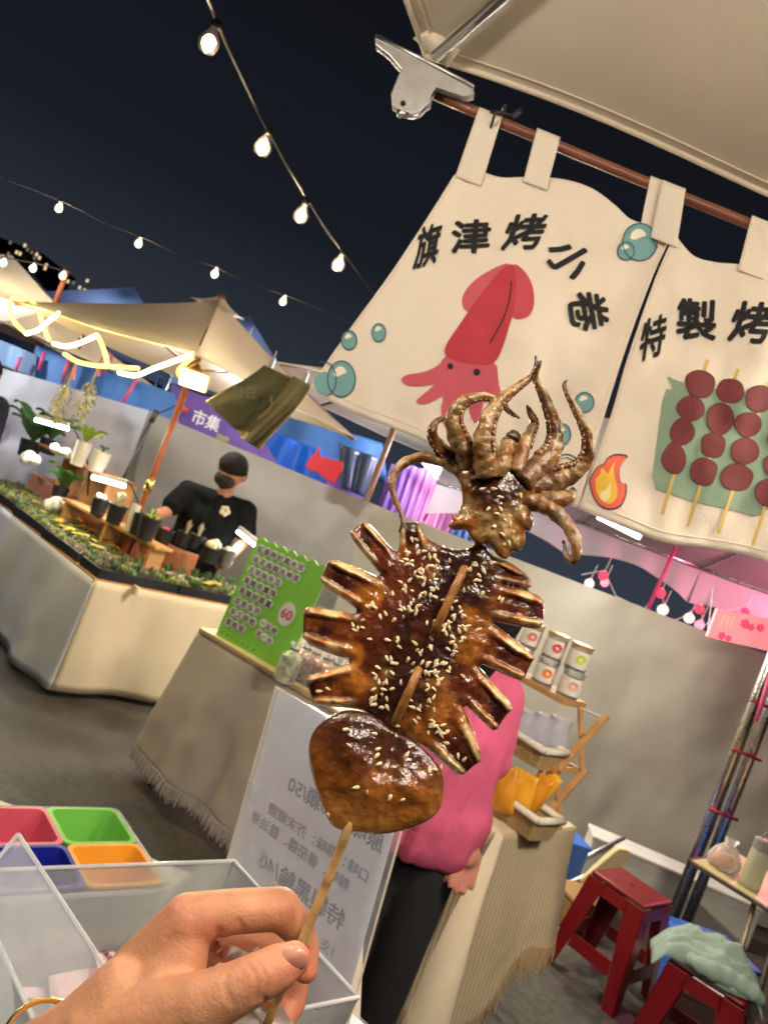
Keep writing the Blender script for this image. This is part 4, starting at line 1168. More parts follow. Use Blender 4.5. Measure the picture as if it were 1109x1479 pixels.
# white square nursery pots in a row behind the front trays
potw = M('white_pot', lin(224, 220, 206), rough=.5, var=.06)
potb = M('black_pot', (.02, .02, .022), rough=.5, var=.3)
soil = M('potting_soil')
for k in range(15):
    c = LP(.40 + .105 * k, .29, PZ); t = thing('square_pot', 'small square white pot with green sprigs in the row behind the black trays', 'plant pot', c, 'row of white square pots')
    mk('pot', lathe(c, [(.030, 0), (.041, .07), (.043, .072), (.036, .072), (.030, .06), (0, .06)], 4), potw, t)
    mk('sprigs', ([v + c + Vector((0, 0, .055)) for v in tuft(22, .05, .075)[0]], tuft(22, .05, .075)[1]) if False else (lambda s_: ([v + c + Vector((0, 0, .055)) for v in s_[0]], s_[1]))(tuft(22, .05, .075)), leafm(2 if k % 3 else 0), t, kind=None)
yg = M('lime_leaf', (.28, .42, .06), rough=.5, var=.25, scale=20, thin=.2)
# open wooden crates on the long side
def crate(label, s, t, w, d, h, z=PZ, rot=0.):
    c = LP(s, t, z); tr = thing('wooden_crate', label, 'crate', c)
    ang = math.atan2(e2.y, e2.x) + rot; X = Vector((math.cos(ang), math.sin(ang), 0)); Y = Vector((-X.y, X.x, 0)); th = .014
    mk('bottom_board', box(c + Vector((0, 0, th / 2)), (w, d, th), ang), woodm, tr, bevel=.002)
    mk('top_board', box(c + Vector((0, 0, h - th / 2)), (w, d, th), ang), woodm, tr, bevel=.002)
    for sg in (-1, 1): mk('side_board', box(c + X * sg * (w / 2 - th / 2) + Vector((0, 0, h / 2)), (th, d, h - 2 * th - .002), ang), woodm, tr, bevel=.002)
    mk('back_board', box(c + Y * (-d / 2 + .004) + Vector((0, 0, h / 2)), (w - 2 * th - .002, .008, h - 2 * th - .002), ang), woodm, tr)
    return c, h
RZ0 = .855
mk('display_riser', box(LP(.72, 1.55, (PZ + RZ0) / 2), (2.0, .50, RZ0 - PZ), math.atan2(e2.y, e2.x)), woodd, None, bevel=.004, label='low wooden riser at the rear of the plant counter carrying the crates', cat='riser', origin=LP(.72, 1.55, PZ))
crate('open wooden crate with white pots on top in the plant stall', .56, 1.34, .36, .22, .27, RZ0)
crate('open wooden crate holding a white rock on top', .60, 1.95, .30, .22, .24, RZ0)
crate('small orange wood frame box beside the green price board', 1.60, .46, .34, .16, .36, rot=1.57)
pa_, pb_ = W(88, 722, 5.3), W(222, 797, 4.72); pb_.z = pa_.z; pd_ = (pb_ - pa_).normalized(); pn_ = Vector((-pd_.y, pd_.x, 0))
psh = thing('plank_shelf', 'raised wooden plank carrying the row of black pots', 'shelf', (pa_ + pb_) / 2 - Vector((0, 0, .2)))
mk('plank', prism([pa_, pb_, pb_ + pn_ * .15, pa_ + pn_ * .15], (0, 0, .022)), woodm, psh, bevel=.003)
for k in (.05, .5, .95): mk('support', box(pa_.lerp(pb_, k) + pn_ * .07 - Vector((0, 0, (pa_.z - PZ) / 2)), (.03, .12, pa_.z - PZ - .002), math.atan2(pd_.y, pd_.x)), woodm, psh)
ca_, cb_ = W(50, 652, 5.95), W(152, 700, 5.40); cb_.z = ca_.z = RZ0 + .272
mk('crate_plank', prism([ca_, cb_, cb_ + Vector((.16, .16, 0)), ca_ + Vector((.16, .16, 0))], (0, 0, .018)), woodd, None, bevel=.003, label='long wooden plank laid over the crates', cat='plank', origin=(ca_ + cb_) / 2)
mk('divider_slat', box(LP(.42, 1.25, PZ + .04), (1.9, .02, .07), math.atan2(e2.y, e2.x)), woodd, None, bevel=.003, label='wooden slat edging the trays along the white cloth', cat='slat', origin=LP(.42, 1.25, PZ + .04))
stone = M('pale_rock', lin(224, 216, 200), rough=.8, var=.2, scale=30, bump=.6, bscale=60)
for lab, c_, r in (('lumpy white rock on the wooden crate', W(44, 662, 5.78), .07), ('cream rock on the plank beside a white pot', W(88, 652, 5.6), .05), ('pile of grey stones in front of the wooden crate', W(75, 728, 5.4), .075)):
    sh_ = J(*[ball(c_ + Vector((random.uniform(-r, r), random.uniform(-r, r), random.uniform(-.2 * r, .3 * r))), r * random.uniform(.5, .8), 7, 5) for _ in range(6)])
    mk('rock', sh_, stone, None, label=lab, cat='rock', origin=c_ - Vector((0, 0, r)))
def leaf_plant(label, c, n, r, m, pot=None, ph=.1, pr=.05):
    c = Vector(c); t = thing('potted_plant', label, 'potted plant', c)
    if pot: mk('pot', lathe(c, [(0, 0), (pr * .8, 0), (pr, ph), (pr * .9, ph), (pr * .85, ph * .85), (0, ph * .85)], 16), pot, t)
    for i in range(n):
        a = 2 * math.pi * i / n + random.uniform(-.3, .3); d = Vector((math.cos(a), math.sin(a), 0)); s = Vector((-d.y, d.x, 0))
        hgt = random.uniform(.5, 1.1) * r; L = random.uniform(.7, 1.1) * r
        def f(u, v, d=d, s=s, hgt=hgt, L=L):
            w = .34 * L * math.sin(math.pi * min(1, v * .92 + .04)) * (u - .5) * 2
            return c + Vector((0, 0, ph * .9 + hgt * math.sin(v * 1.9) + .04 * abs(u - .5))) + d * L * v + s * w
        mk('leaf', sheet(f, 4, 8), m, t, smooth=True)
        mk('stem', tube([c + Vector((0, 0, ph * .6)), c + Vector((0, 0, ph * .92)) + d * .01], .003, 5), m, t)
broad = M('broad_leaf', (.08, .20, .05), rough=.35, var=.3, scale=14, thin=.2, coat=.2)
leaf_plant('white pot with one lime leaf plant on the plank', W(110, 672, 5.45), 5, .12, yg, potw, .18, .055)
leaf_plant('short white pot on the plank beside the lime leaf plant', W(137, 682, 5.3), 3, .04, broad, potw, .15, .062)
leaf_plant('broad leaved dark plant at the rear of the plant stall', W(38, 660, 6.3), 12, .26, broad, potb, .14, .09)
leaf_plant('broad leaved plant beside the grow light bar', W(66, 655, 6.2), 9, .20, broad, potb, .12, .08)
leaf_plant('leafy green plant between the wooden crates', W(84, 718, 5.6), 8, .15, broad, potb, .08, .06)

# round pots further back
def round_pot(label, px, py, d, h, r, mat, plant, grp=None, pm=0):
    c = W(px, py, d); c.z = max(c.z, PZ + .001)
    if px < 225: c.z = pa_.z + .023
    t = thing('potted_plant', label, 'potted plant', c, grp)
    mk('pot', lathe(c, [(0, 0), (r * .78, 0), (r, h), (r * 1.05, h), (r * 1.05, h * 1.04), (r * .92, h * 1.04), (r * .88, h * .88), (0, h * .88)], 18), mat, t, smooth=False)
    s_ = plant; mk('foliage', ([v + c + Vector((0, 0, h * .9)) for v in s_[0]], s_[1]), leafm(pm) if isinstance(pm, int) else pm, t)
cream_pl = M('cream_succulent', (.55, .50, .32), rough=.6, var=.2, scale=40)
yg = M('lime_leaf', (.28, .42, .06), rough=.5, var=.25, scale=20, thin=.2)
blob = lambda r: J(*[ball((random.uniform(-r, r), random.uniform(-r, r), r * random.uniform(.3, .9)), r * random.uniform(.4, .6), 8, 6) for _ in range(7)])
round_pot('black pot of spiky cream plant beside the white vase', 164, 752, 4.98, .12, .06, potb, tuft(40, .05, .11), None, cream_pl)
round_pot('black pot with a pale stump on the plant counter', 140, 742, 5.06, .11, .058, potb, blob(.035), None, cream_pl)
round_pot('black pot with lime green leaves by the man\'s hand', 206, 782, 4.80, .14, .066, potb, rosette(6, .07, .07, 2), None, yg)
round_pot('low black pot with a single pink bud', 232, 785, 5.05, .10, .06, potb, blob(.02), None, M('pink_bud', (.7, .12, .2), rough=.5))
round_pot('black pot with a thin brown sprout', 262, 788, 5.1, .09, .055, potb, tuft(14, .03, .10), None, 3)
round_pot('black pot with a rosy stem cutting', 280, 792, 5.12, .09, .055, potb, tuft(10, .025, .10), None, cream_pl)
round_pot('wide black pot with a round cream cactus', 300, 812, 5.12, .10, .075, potb, blob(.055), None, cream_pl)
round_pot('grey pot with a cream cone and lime tips', 323, 818, 5.15, .11, .05, M('grey_pot', (.12, .12, .11), rough=.6), blob(.03), None, cream_pl)
round_pot('plain black pot next to the lime leaves', 194, 774, 4.86, .13, .05, potb, tuft(8, .03, .04), None, 2)
round_pot('tall white vase among the black pots', 184, 766, 4.90, .17, .03, potw, tuft(3, .01, .02), None, 0)
# clip-on grow lights
def grow_light(label, a, b, foot, energy):
    t = tube_lamp(label, a, b, energy, (.95, .97, 1.), .01, e=14., wide=.03)
    a, b = Vector(a), Vector(b); foot = Vector(foot)
    mk('gooseneck', tube([Vector(p) for p in catmull([b + Vector((0, 0, .03)), b + Vector((.05, .02, .0)), (b + foot) / 2 + Vector((.08, 0, .0)), foot], 6)], .005, 6), blackpl, t, smooth=True)
grow_light('white grow light bar over the broad leaved plants', W(52, 606, 5.55), W(98, 619, 5.45), LP(.5, 1.5, PZ + .25), 2.2)
grow_light('white grow light bar beside the wooden crate', W(134, 689, 5.05), W(180, 702, 4.98), LP(.58, .45, PZ), 2.2)
grow_light('white grow light bar in front of the orange box', W(344, 768, 5.3), W(369, 788, 5.15), LP(1.5, .55, PZ), 1.6)

# parasol of the plant stall
def parasol(label, c, corners, rz, az, canvas_m, pole_m, cap=True, sag=.05, pr=.022):
    t = thing('parasol', label, 'parasol', Vector((c[0], c[1], 0))); top = Vector((c[0], c[1], az)); n = len(corners)
    P = [Vector((x, y, rz)) for x, y in corners]
    for k in range(n):
        fn = panel_fn(P[k], P[(k + 1) % n], top, sag)
        cpn = mk('canopy_panel', sheet(fn, 14, 12), canvas_m, t, smooth=True)
        mk('hem', tube([fn(i / 14, 0) for i in range(15)], .006, 5), canvas_m, cpn, smooth=True)
        rbo = mk('rib', tube([P[k].lerp(top, .02) - Vector((0, 0, .02)), top - Vector((0, 0, .05))], .011, 8), pole_m, t, smooth=True)
        mk('strut', tube([P[k].lerp(top, .5) - Vector((0, 0, .03)), Vector((c[0], c[1], rz + .02))], .008, 8), pole_m, rbo, smooth=True)
    mk('pole', tube([Vector((c[0], c[1], 0)), top + Vector((0, 0, .04))], pr, 14), pole_m, t, smooth=True)
    mk('hub', tube([Vector((c[0], c[1], rz - .04)), Vector((c[0], c[1], rz + .06))], pr * 1.8, 12), pole_m, t, smooth=True)
    if cap:
        for k in range(n):
            a, b = P[k].lerp(top, .84) + Vector((0, 0, .028)), P[(k + 1) % n].lerp(top, .84) + Vector((0, 0, .028))
            mk('vent_flap', sheet(panel_fn(a, b, top + Vector((0, 0, .045)), .01), 6, 4), canvas_m, t, smooth=True)
    return t
redwood = M('red_wood_pole', lin(150, 84, 50), rough=.4, var=.2, scale=20, coat=.2)
pcx, pcy, pR = -1.49, 5.0, 1.17
angs = [R(-74), R(14), R(106), R(190)]
pl_par = parasol('cream square parasol with yellow rope light over the plant stall', (pcx, pcy), [(pcx + pR * math.cos(a), pcy + pR * math.sin(a)) for a in angs], 2.0, 2.50, canvas, redwood)
mk('brass_collar', tube([(pcx, pcy, 1.16), (pcx, pcy, 1.27)], .027, 14), gold, pl_par, smooth=True)
# rope light
rope = thing('rope_light', 'glowing yellow rope light wound along the rim of the plant stall parasol', 'rope light', W(150, 520, 4.2))
ropem = glow('rope_glow', (1., .66, .12), 3.0); ropew = glow('rope_glow_white', (1., .90, .55), 6.0)
for m_, L in ((ropem, [(34, 436, 4.85), (18, 432, 4.85), (14, 446, 4.83), (22, 466, 4.8), (38, 482, 4.78)]), (ropew, [(38, 482, 4.78), (55, 476, 4.7), (72, 462, 4.65), (85, 452, 4.6)]),
              (ropem, [(46, 436, 4.8), (56, 446, 4.75), (60, 462, 4.7), (66, 480, 4.7), (71, 491, 4.7)]), (ropew, [(77, 496, 4.6), (95, 500, 4.55), (118, 494, 4.5), (140, 484, 4.4)]),
              (ropem, [(142, 486, 4.4), (150, 505, 4.3), (156, 528, 4.3)]), (ropem, [(93, 511, 4.5), (112, 522, 4.45), (140, 528, 4.4), (175, 530, 4.3), (200, 532, 4.25)]),
              (ropew, [(172, 538, 4.3), (196, 542, 4.2), (222, 532, 4.1), (250, 522, 4.0), (279, 511, 3.92)]), (ropem, [(282, 512, 3.92), (268, 524, 3.93), (258, 536, 3.94), (262, 544, 3.95)])):
    mk('glowing_tube', tube([W(*p) for p in catmull(L, 6)], .0115, 8), m_, rope, smooth=True)
for p in ((40, 455, 4.7), (130, 505, 4.35), (235, 535, 4.0)): lamp('light', 'POINT', W(*p) + Vector((0, -.12, -.06)), 9., (1., .74, .28), rope, radius=.05)
# square flood lamp
fl_c = W(281, 548, 3.96); fl = thing('flood_lamp', 'square white flood lamp hung under the corner of the plant stall parasol', 'lamp', fl_c)
fx = (W(300, 556, 3.96) - W(262, 541, 3.96)).normalized(); fn_ = Vector((.1, -.85, -.5)).normalized(); fx = (fx - fn_ * fx.dot(fn_)).normalized(); fy = fn_.cross(fx)
mk('housing', box(fl_c - fn_ * -.0 , (.150, .104, .022), ax=(fx, fy, fn_)), M('yellow_housing', (.75, .62, .2), rough=.5), fl, bevel=.006)
mk('lens', box(fl_c + fn_ * .0135, (.132, .088, .004), ax=(fx, fy, fn_)), glow('flood_glow', (1., .93, .62), 8.), fl)
mk('bracket', tube([fl_c - fx * .05 + fy * .05, fl_c + Vector((-.01, 0, .09)), fl_c + fx * .05 + fy * .05], .004, 6), M('yellow_housing'), fl)
lamp('light', 'AREA', fl_c + fn_ * .03, 7., (1., .90, .62), fl, .12, .08, fn_)
# hanging dried bunches and olive garments
dry = M('dried_grass', lin(150, 148, 92), rough=.9, var=.3, scale=60)
for lab, px, py in (('pale hanging bunch of dried grass under the parasol, shorter one', 104, 540), ('hanging bunch of dried grass tied with a pink ribbon', 140, 535)):
    c = W(px, py, 4.95); t = thing('dried_bunch', lab, 'dried plant', c - Vector((0, 0, .3)))
    sh_ = []
    for _ in range(160):
        L = random.uniform(.08, .34); a = random.uniform(0, 6.28); w = .055 * math.sin(min(1, L / .34) * 2.6)
        p = c + Vector((math.cos(a) * w, math.sin(a) * w, -L)); q_ = p + Vector((math.cos(a) * .02, math.sin(a) * .02, -.035))
        s_ = Vector((math.sin(a), -math.cos(a), 0)) * .005; sh_.append(([p, p + s_ + Vector((0, 0, -.015)), q_, p - s_ + Vector((0, 0, -.015))], [(0, 1, 2, 3)]))
    mk('grass', J(*sh_), dry, t, kind='stuff')
    mk('stalk', tube([c + Vector((0, 0, .1)), c - Vector((0, 0, .25))], .006, 6), dry, t)
    mk('ribbon', tube([c + Vector((0, 0, .05)), c + Vector((.02, 0, -.03))], .008, 6), M('pink_ribbon', (.7, .15, .18), rough=.6), t)
olive = M('olive_fabric', lin(128, 126, 88), rough=.9, var=.1, scale=6, bump=.3, bscale=200)
olive_l = M('olive_fabric_pale', lin(168, 156, 112), rough=.9, var=.1, scale=6, bump=.3, bscale=200)
printg = M('faded_print', lin(160, 162, 134), rough=.9)
def hung(label, top, corner, poly, d, m, thick):
    t = thing('hanging_garment', label, 'garment', W(*poly[-1], d), 'olive garments clipped to the parasol')
    def gf(a, b):
        Q = [np.array(p, float) for p in corner]; p = (Q[0] * (1 - a) + Q[1] * a) * (1 - b) + (Q[3] * (1 - a) + Q[2] * a) * b
        return W(p[0] + 3 * math.sin(b * 5), p[1], d + .035 * math.sin(a * 9 + b * 2.5) * (.35 + b) + .03 * (float(fbm(a * 4, b * 4, 3)) - .5))
    mk('fabric', sheet(gf, 30, 24), m, t, smooth=True, solid=thick)
    mk('clip', J(box(W(*top, d - .005), (.02, .02, .05)), tube([W(*top, d), W(*top, d) + Vector((0, 0, .06))], .003, 6)), M('clear_clip', lin(210, 210, 205), rough=.3), t)
    return t
g1 = hung('olive garment with a faded print clipped by one corner under the parasol', (393, 524), [(382, 527), (428, 549), (366, 642), (300, 580)], [(383, 530), (399, 533), (414, 541), (420, 553), (398, 592), (374, 630), (359, 637), (330, 608), (300, 578), (340, 556)], 3.7, olive, .006)
g2 = hung('olive and cream garment hanging beside the printed one', (441, 545), [(424, 542), (450, 557), (378, 650), (350, 632)], [(428, 544), (449, 556), (441, 574), (410, 610), (376, 646), (358, 637), (376, 612), (398, 578), (412, 558)], 3.68, olive_l, .006)
mk('garment_print', lettering('好日', W(352, 566, 3.62), (COS, 0, SIN * .6), (-.35, 0, .93), .06, .0, True), printg, g1)
mk('garment_drawing', tube([W(x, y, 3.62) for x, y in ((372, 604), (386, 596), (392, 584), (391, 572))], .006, 6), M('tan_print', lin(176, 140, 104), rough=.9), g1)

# ------------------------------------------------------------------ the man tending the plants
skin_m = M('tanned_skin', lin(176, 122, 92), rough=.5, var=.08, scale=20, sss=.1)
tee = M('black_tee', (.005, .006, .0065), rough=.95, spec=.15, var=.3, scale=12, bump=.4, bscale=60)
dpants = M('dark_trousers', (.02, .021, .024), rough=.85, var=.2)
shoe = M('dark_shoes', (.03, .03, .03), rough=.6)
def hand_chains_at(wr, tipdir, spread, L=.085):
    wr, td = Vector(wr), Vector(tipdir).normalized(); sp = Vector(spread).normalized(); out = [[(wr, .028), (wr + td * .05, .03)]]
    for k, (o, l) in enumerate(((-.031, .075), (-.0105, .088), (.0105, .083), (.031, .066))):
        b = wr + td * .06 + sp * o; out.append([(b - td * .02, .011), (b, .0092), (b + td * l * .5, .0085), (b + td * l * .9, .0075)])
    b = wr + td * .02 - sp * .03; out.append([(b, .012), (b + td * .03 - sp * .02, .011), (b + td * .06 - sp * .025, .009)])
    return out
def build_person(label, head, hr, neck, sh_r, sh_l, chest, pelvis, arm_r, arm_l, leg_r, leg_l, fw, top_m, leg_m, sk, hair_fn, sleeve=.55, group=None, top_loose=1.15, hem=None, bs=1.):
    V3 = Vector; head, neck, sh_r, sh_l, chest, pelvis = map(V3, (head, neck, sh_r, sh_l, chest, pelvis)); fw = V3(fw).normalized()
    arm_r, arm_l = [V3(p) for p in arm_r], [V3(p) for p in arm_l]; leg_r, leg_l = [V3(p) for p in leg_r], [V3(p) for p in leg_l]
    up = (head - neck).normalized(); rt = fw.cross(up).normalized(); fw = up.cross(rt)
    base = (leg_r[-1] + leg_l[-1]) / 2; base.z = 0
    t = thing('person', label, 'person', base, group)
    side = (sh_l - sh_r).normalized()
    tors = lambda k_: (lambda k: [[(sh_r, .062 * k), (chest - side * .085 * bs, .105 * k), (pelvis - side * .065 * bs, .112 * k)], [(sh_l, .062 * k), (chest + side * .085 * bs, .105 * k), (pelvis + side * .065 * bs, .112 * k)], [(neck, .05 * k), (chest, .12 * k), (pelvis, .125 * k)], [(sh_r, .06 * k), ((sh_r + sh_l) / 2 - up * .02, .075 * k), (sh_l, .06 * k)]])(k_ * bs)
    ch_ = tors(.92) + [[(head - up * hr * .15, hr * .80), (head + up * hr * .28, hr * .88)], [(head - up * hr * .5 + fw * hr * .18, hr * .58), (head, hr * .8)], [(head - up * hr * .6, hr * .5), (neck, .052)],
          [(head + fw * hr * .92 - up * hr * .15, hr * .10), (head + fw * hr * .80 + up * hr * .1, hr * .08)]]
    for s in (-1, 1): ch_.append([(head + rt * s * hr * .86 - up * .1 * hr, hr * .14), (head + rt * s * hr * .90 + up * .12 * hr, hr * .15)])
    for a in (arm_r, arm_l):
        ch_.append([(a[0], .052 * bs), (a[0].lerp(a[1], .5), .046 * bs), (a[1], .040 * bs), (a[1].lerp(a[2], .4), .039 * bs), (a[2], .027 * bs)])
        td = (a[2] - a[1]).normalized(); ch_ += hand_chains_at(a[2], td, td.cross(fw) if td.cross(fw).length > .1 else rt)
    for l_ in (leg_r, leg_l): ch_.append([(l_[0], .082), (l_[1], .056), (l_[1].lerp(l_[2], .4), .052), (l_[2], .036), (l_[2] + V3((0, 0, -.02)) + fw * .02, .036)])
    v_, f_ = organic(ch_, .0055, 5); mk('body', (v_, f_), sk, t, smooth=True)
    tp = tors(top_loose); k = top_loose * bs
    for a in (arm_r, arm_l): tp.append([(a[0], .066 * k), (a[0].lerp(a[1], sleeve), .060 * k), (a[0].lerp(a[1], sleeve + .12), .062 * k)])
    if hem: tp += [[(pelvis - side * .07, .118 * k), (pelvis - side * .07 - V3((0, 0, hem)), .112 * k)], [(pelvis + side * .07, .118 * k), (pelvis + side * .07 - V3((0, 0, hem)), .112 * k)], [(pelvis, .13 * k), (pelvis - V3((0, 0, hem)), .12 * k)]]
    v_, f_ = organic(tp, .010, 4)
    zmin = pelvis.z - (hem or 0) - .06; v_[:, 2] = np.maximum(v_[:, 2], zmin)
    fold = fbm(np.arctan2(v_[:, 0] - chest.x, v_[:, 1] - chest.y) * 3.2 + 9, v_[:, 2] * 5, 3) - .5
    rad_ = v_[:, :2] - np.array(chest)[:2]; rad_ = rad_ / (np.linalg.norm(rad_, axis=1)[:, None] + 1e-6); v_[:, :2] += rad_ * (fold * .034 + .010)[:, None]
    o = mk('shirt', (v_, f_), top_m, t, smooth=True)
    tr = [[(pelvis, .13 * bs), (pelvis - V3((0, 0, .05)), .125 * bs)]]
    for l_ in (leg_r, leg_l): tr.append([(l_[0] + V3((0, 0, .05)), .105 * bs), (l_[0], .102 * bs), (l_[1], .080 * bs), (l_[2] + V3((0, 0, .02)), .066 * bs)])
    v_, f_ = organic(tr, .011, 4); mk('trousers', (v_, f_), leg_m, t, smooth=True)
    for l_ in (leg_r, leg_l):
        b = l_[2].copy(); b.z = .04; v_, f_ = organic([[(b - fw * .03, .042), (b + fw * .06, .040), (b + fw * .15 - V3((0, 0, .008)), .032)]], .009, 3); mk('shoe', (v_, f_), shoe, t, smooth=True)
    hv_, hf_2 = organic(hair_fn(head, hr, up, fw, rt), .0065, 4); mk('hair', (hv_, hf_2), hairm, t, smooth=True)
    face_bits(t, head, fw, rt, up, hr, sk)
    return t, up, fw, rt
def short_hair(h, r, up, fw, rt):
    return [[(h + up * r * .48 + fw * r * .02, r * .92), (h + up * r * .42 - fw * r * .10, r * .92), (h + up * r * .1 - fw * r * .32, r * .84), (h - up * r * .35 - fw * r * .35, r * .62)], [(h + up * r * .72 + fw * r * .40, r * .42), (h + up * r * .62 + fw * r * .55 - rt * r * .3, r * .3)], [(h + up * r * .65 + fw * r * .5 + rt * r * .3, r * .3), (h + up * r * .5 + rt * r * .62, r * .4)],
            [(h + up * r * .5 - rt * r * .62, r * .4), (h - rt * r * .66 - fw * r * .2, r * .34)]]
def long_hair(h, r, up, fw, rt):
    return short_hair(h, r, up, fw, rt) + [[(h - fw * r * .4, r * .8), (h - up * r * 1.3 - fw * r * .55, r * .6), (h - up * r * 2.1 - fw * r * .6, r * .4)]]
D_ = 5.35
man, m_up, m_fw, m_rt = build_person('man in a black tee and black face mask reaching over the plant pots', W(334, 683, D_), .112, W(322, 720, D_ + .06),
    W(272, 708, D_ + .02), W(352, 735, D_ + .12), W(302, 752, D_ + .08), W(262, 838, D_ + .22),
    [W(270, 712, D_), W(243, 738, D_ - .12), W(218, 747, D_ - .30)], [W(353, 737, D_ + .1), W(353, 782, D_ + .08), W(330, 806, D_ - .1)],
    [W(250, 850, D_ + .2), (-1.36, 5.55, .48), (-1.38, 5.62, .08)], [W(278, 860, D_ + .2), (-1.12, 5.55, .48), (-1.10, 5.62, .08)],
    (-.25, -.9, -.3), tee, dpants, skin_m, short_hair, .6)
hm_ = W(334, 683, D_)
mv, mf = organic([[(hm_ - m_up * .045 + m_fw * .062 - m_rt * .03, .05), (hm_ - m_up * .045 + m_fw * .062 + m_rt * .03, .05)], [(hm_ - m_up * .02 + m_fw * .085, .032), (hm_ - m_up * .075 + m_fw * .06, .04)]], .006, 4)
mk('face_mask', (mv, mf), M('black_mask', (.015, .015, .018), rough=.8), man, smooth=True)
lg = W(325, 738, D_ - .085)
mk('shirt_emblem', J(*[ball(lg + Vector((math.cos(a) * .022, -.006, math.sin(a) * .022)), (.018, .006, .018), 10, 6) for a in np.arange(0, 6.2, 1.26)]), M('cream_print', lin(226, 214, 190), rough=.8), man, smooth=True)
# someone at the edge of the plant stall
build_person('person in dark navy clothes standing behind the broad leaved plants', (-3.30, 6.0, 1.50), .115, (-3.30, 6.02, 1.36), (-3.46, 6.02, 1.30), (-3.13, 6.02, 1.30), (-3.30, 6.04, 1.12), (-3.30, 6.04, .86),
    [(-3.46, 6.02, 1.30), (-3.52, 6.0, 1.02), (-3.46, 5.9, .82)], [(-3.13, 6.02, 1.30), (-3.08, 6.0, 1.02), (-3.14, 5.88, .84)],
    [(-3.39, 6.04, .84), (-3.40, 6.02, .46), (-3.40, 6.06, .08)], [(-3.21, 6.04, .84), (-3.20, 6.02, .46), (-3.20, 6.06, .08)], (.3, -1, -.1), M('navy_cloth', (.02, .024, .04), rough=.9, var=.2), dpants, skin_m, short_hair, .8)
# ================================================================== snack stall: two cloth-covered tables
greige = M('greige_linen', lin(198, 187, 172), rough=.95, var=.07, scale=4, bump=.35, bscale=260)
fringem = M('pale_fringe', lin(206, 200, 190), rough=.95, var=.1)
oatm = M('oat_linen', lin(196, 178, 146), rough=.95, var=.08, scale=4, bump=.35, wave=22.)
ribm = M('ribbed_cream_cloth', lin(212, 192, 158), rough=.95, var=.05, wave=28.)
pine = M('pale_pine', lin(222, 196, 146), rough=.5, var=.12, scale=8, bump=.15, bscale=80)
T0, T1, T2 = Vector((-.62, 3.67, 0)), Vector((.20, 3.10, 0)), Vector((.72, 2.50, 0))
n1 = Vector((.57, .82, 0)); Z1 = .75
tb1 = thing('cloth_table', 'long table with pale greige cloth and white fringe holding the green price board', 'table', T0 + n1 * .3)
mk('table_top', prism([p + Vector((0, 0, Z1 - .03)) for p in (T0, T1, T1 + n1 * .6, T0 + n1 * .6)], (0, 0, .026)), pine, tb1)
zb1 = lambda a: .15 - .06 * a
sh_, f1 = drape([(T0 + n1 * .5).xy, T0.xy, T1.xy], Z1 - .004, zb1, .026, 9.5, .09, nu=150, nv=24, seed=1.2)
mk('tablecloth', sh_, greige, tb1, smooth=True, solid=.002)
mk('fringe', fringe(f1, 420, .065, .0032, .012), fringem, tb1, kind='stuff')
edge_l = [T0 + Vector((-.004, -.01, Z1)), T1 + Vector((-.004, -.01, Z1)), T1 + n1 * .30 + Vector((0, 0, Z1)), T0 + n1 * .30 + Vector((0, 0, Z1))]
mk('front_plank', prism(edge_l, (0, 0, .022)), pine, tb1, bevel=.003)
mk('rear_plank', prism([p + n1 * .305 for p in edge_l], (0, 0, .020)), pine, tb1, bevel=.003)
for p in (T0 + n1 * .08 + Vector((.06, -.02, 0)), T1 + n1 * .1, T0 + n1 * .5, T1 + n1 * .5):
    mk('leg', tube([p, p + Vector((0, 0, Z1 - .03))], .014, 10), blackpl, tb1, smooth=True)
cst = G(222, 1128, .03); 
mk('caster', J(tube([cst + Vector((-.012, 0, .0)), cst + Vector((.012, 0, .0))], .03, 14), tube([cst, cst + Vector((.01, .02, .12))], .010, 8)), blackpl, tb1)

# green price board
gb0, gb1_ = T0 + n1 * .06 + (T1 - T0).normalized() * .05, None
ex = (T1 - T0).normalized()
g_bl = W(311, 917, 3.64); g_bl.z = Z1 + .022; 
g_x = (W(402, 972, 3.44) - W(311, 917, 3.64)); g_x.z = 0; g_x.normalize()
g_up = Vector((-.02, .10, 1)).normalized(); g_up = (g_up - g_x * g_up.dot(g_x)).normalized(); g_n = g_x.cross(g_up).normalized()
if g_n.y > 0: g_n = -g_n
board = M('green_board', lin(142, 218, 84), rough=.6, var=.06, scale=4)
gb = thing('price_board', 'bright green price board with white outlined lettering leaning on the snack table', 'sign', g_bl + g_x * .2)
BW, BH = .44, .50
wob = [(0, 0)] + [(BW, 0), (BW, BH * .55), (BW * 1.0, BH)] + [(BW * (1 - k / 14), BH + (.010 if k % 2 else -.004)) for k in range(1, 14)] + [(0, BH)]
mk('board', prism([g_bl + g_x * a + g_up * b for a, b in wob], -g_n * .008), board, gb)
mk('board_foot', J(bar(g_bl + g_x * .1 - g_n * .01 + g_up * .3, g_bl + g_x * .1 - g_n * .14, .02, .012)), pine, gb)
inkw = M('sticker_white', lin(246, 244, 246), rough=.6, var=.05); inkd = M('sticker_dark', lin(96, 92, 98), rough=.7, var=.2, scale=80); inkpk = M('sticker_pink', lin(226, 110, 128), rough=.6)
rows = ['紅棗枸杞黑木耳', '桂花烏梅洛神茶', '古早味冬瓜', '黑糖老薑塊', '黑糖桂圓薑', '花茶系列', '手工餅乾', '果乾堅果'[:3]]
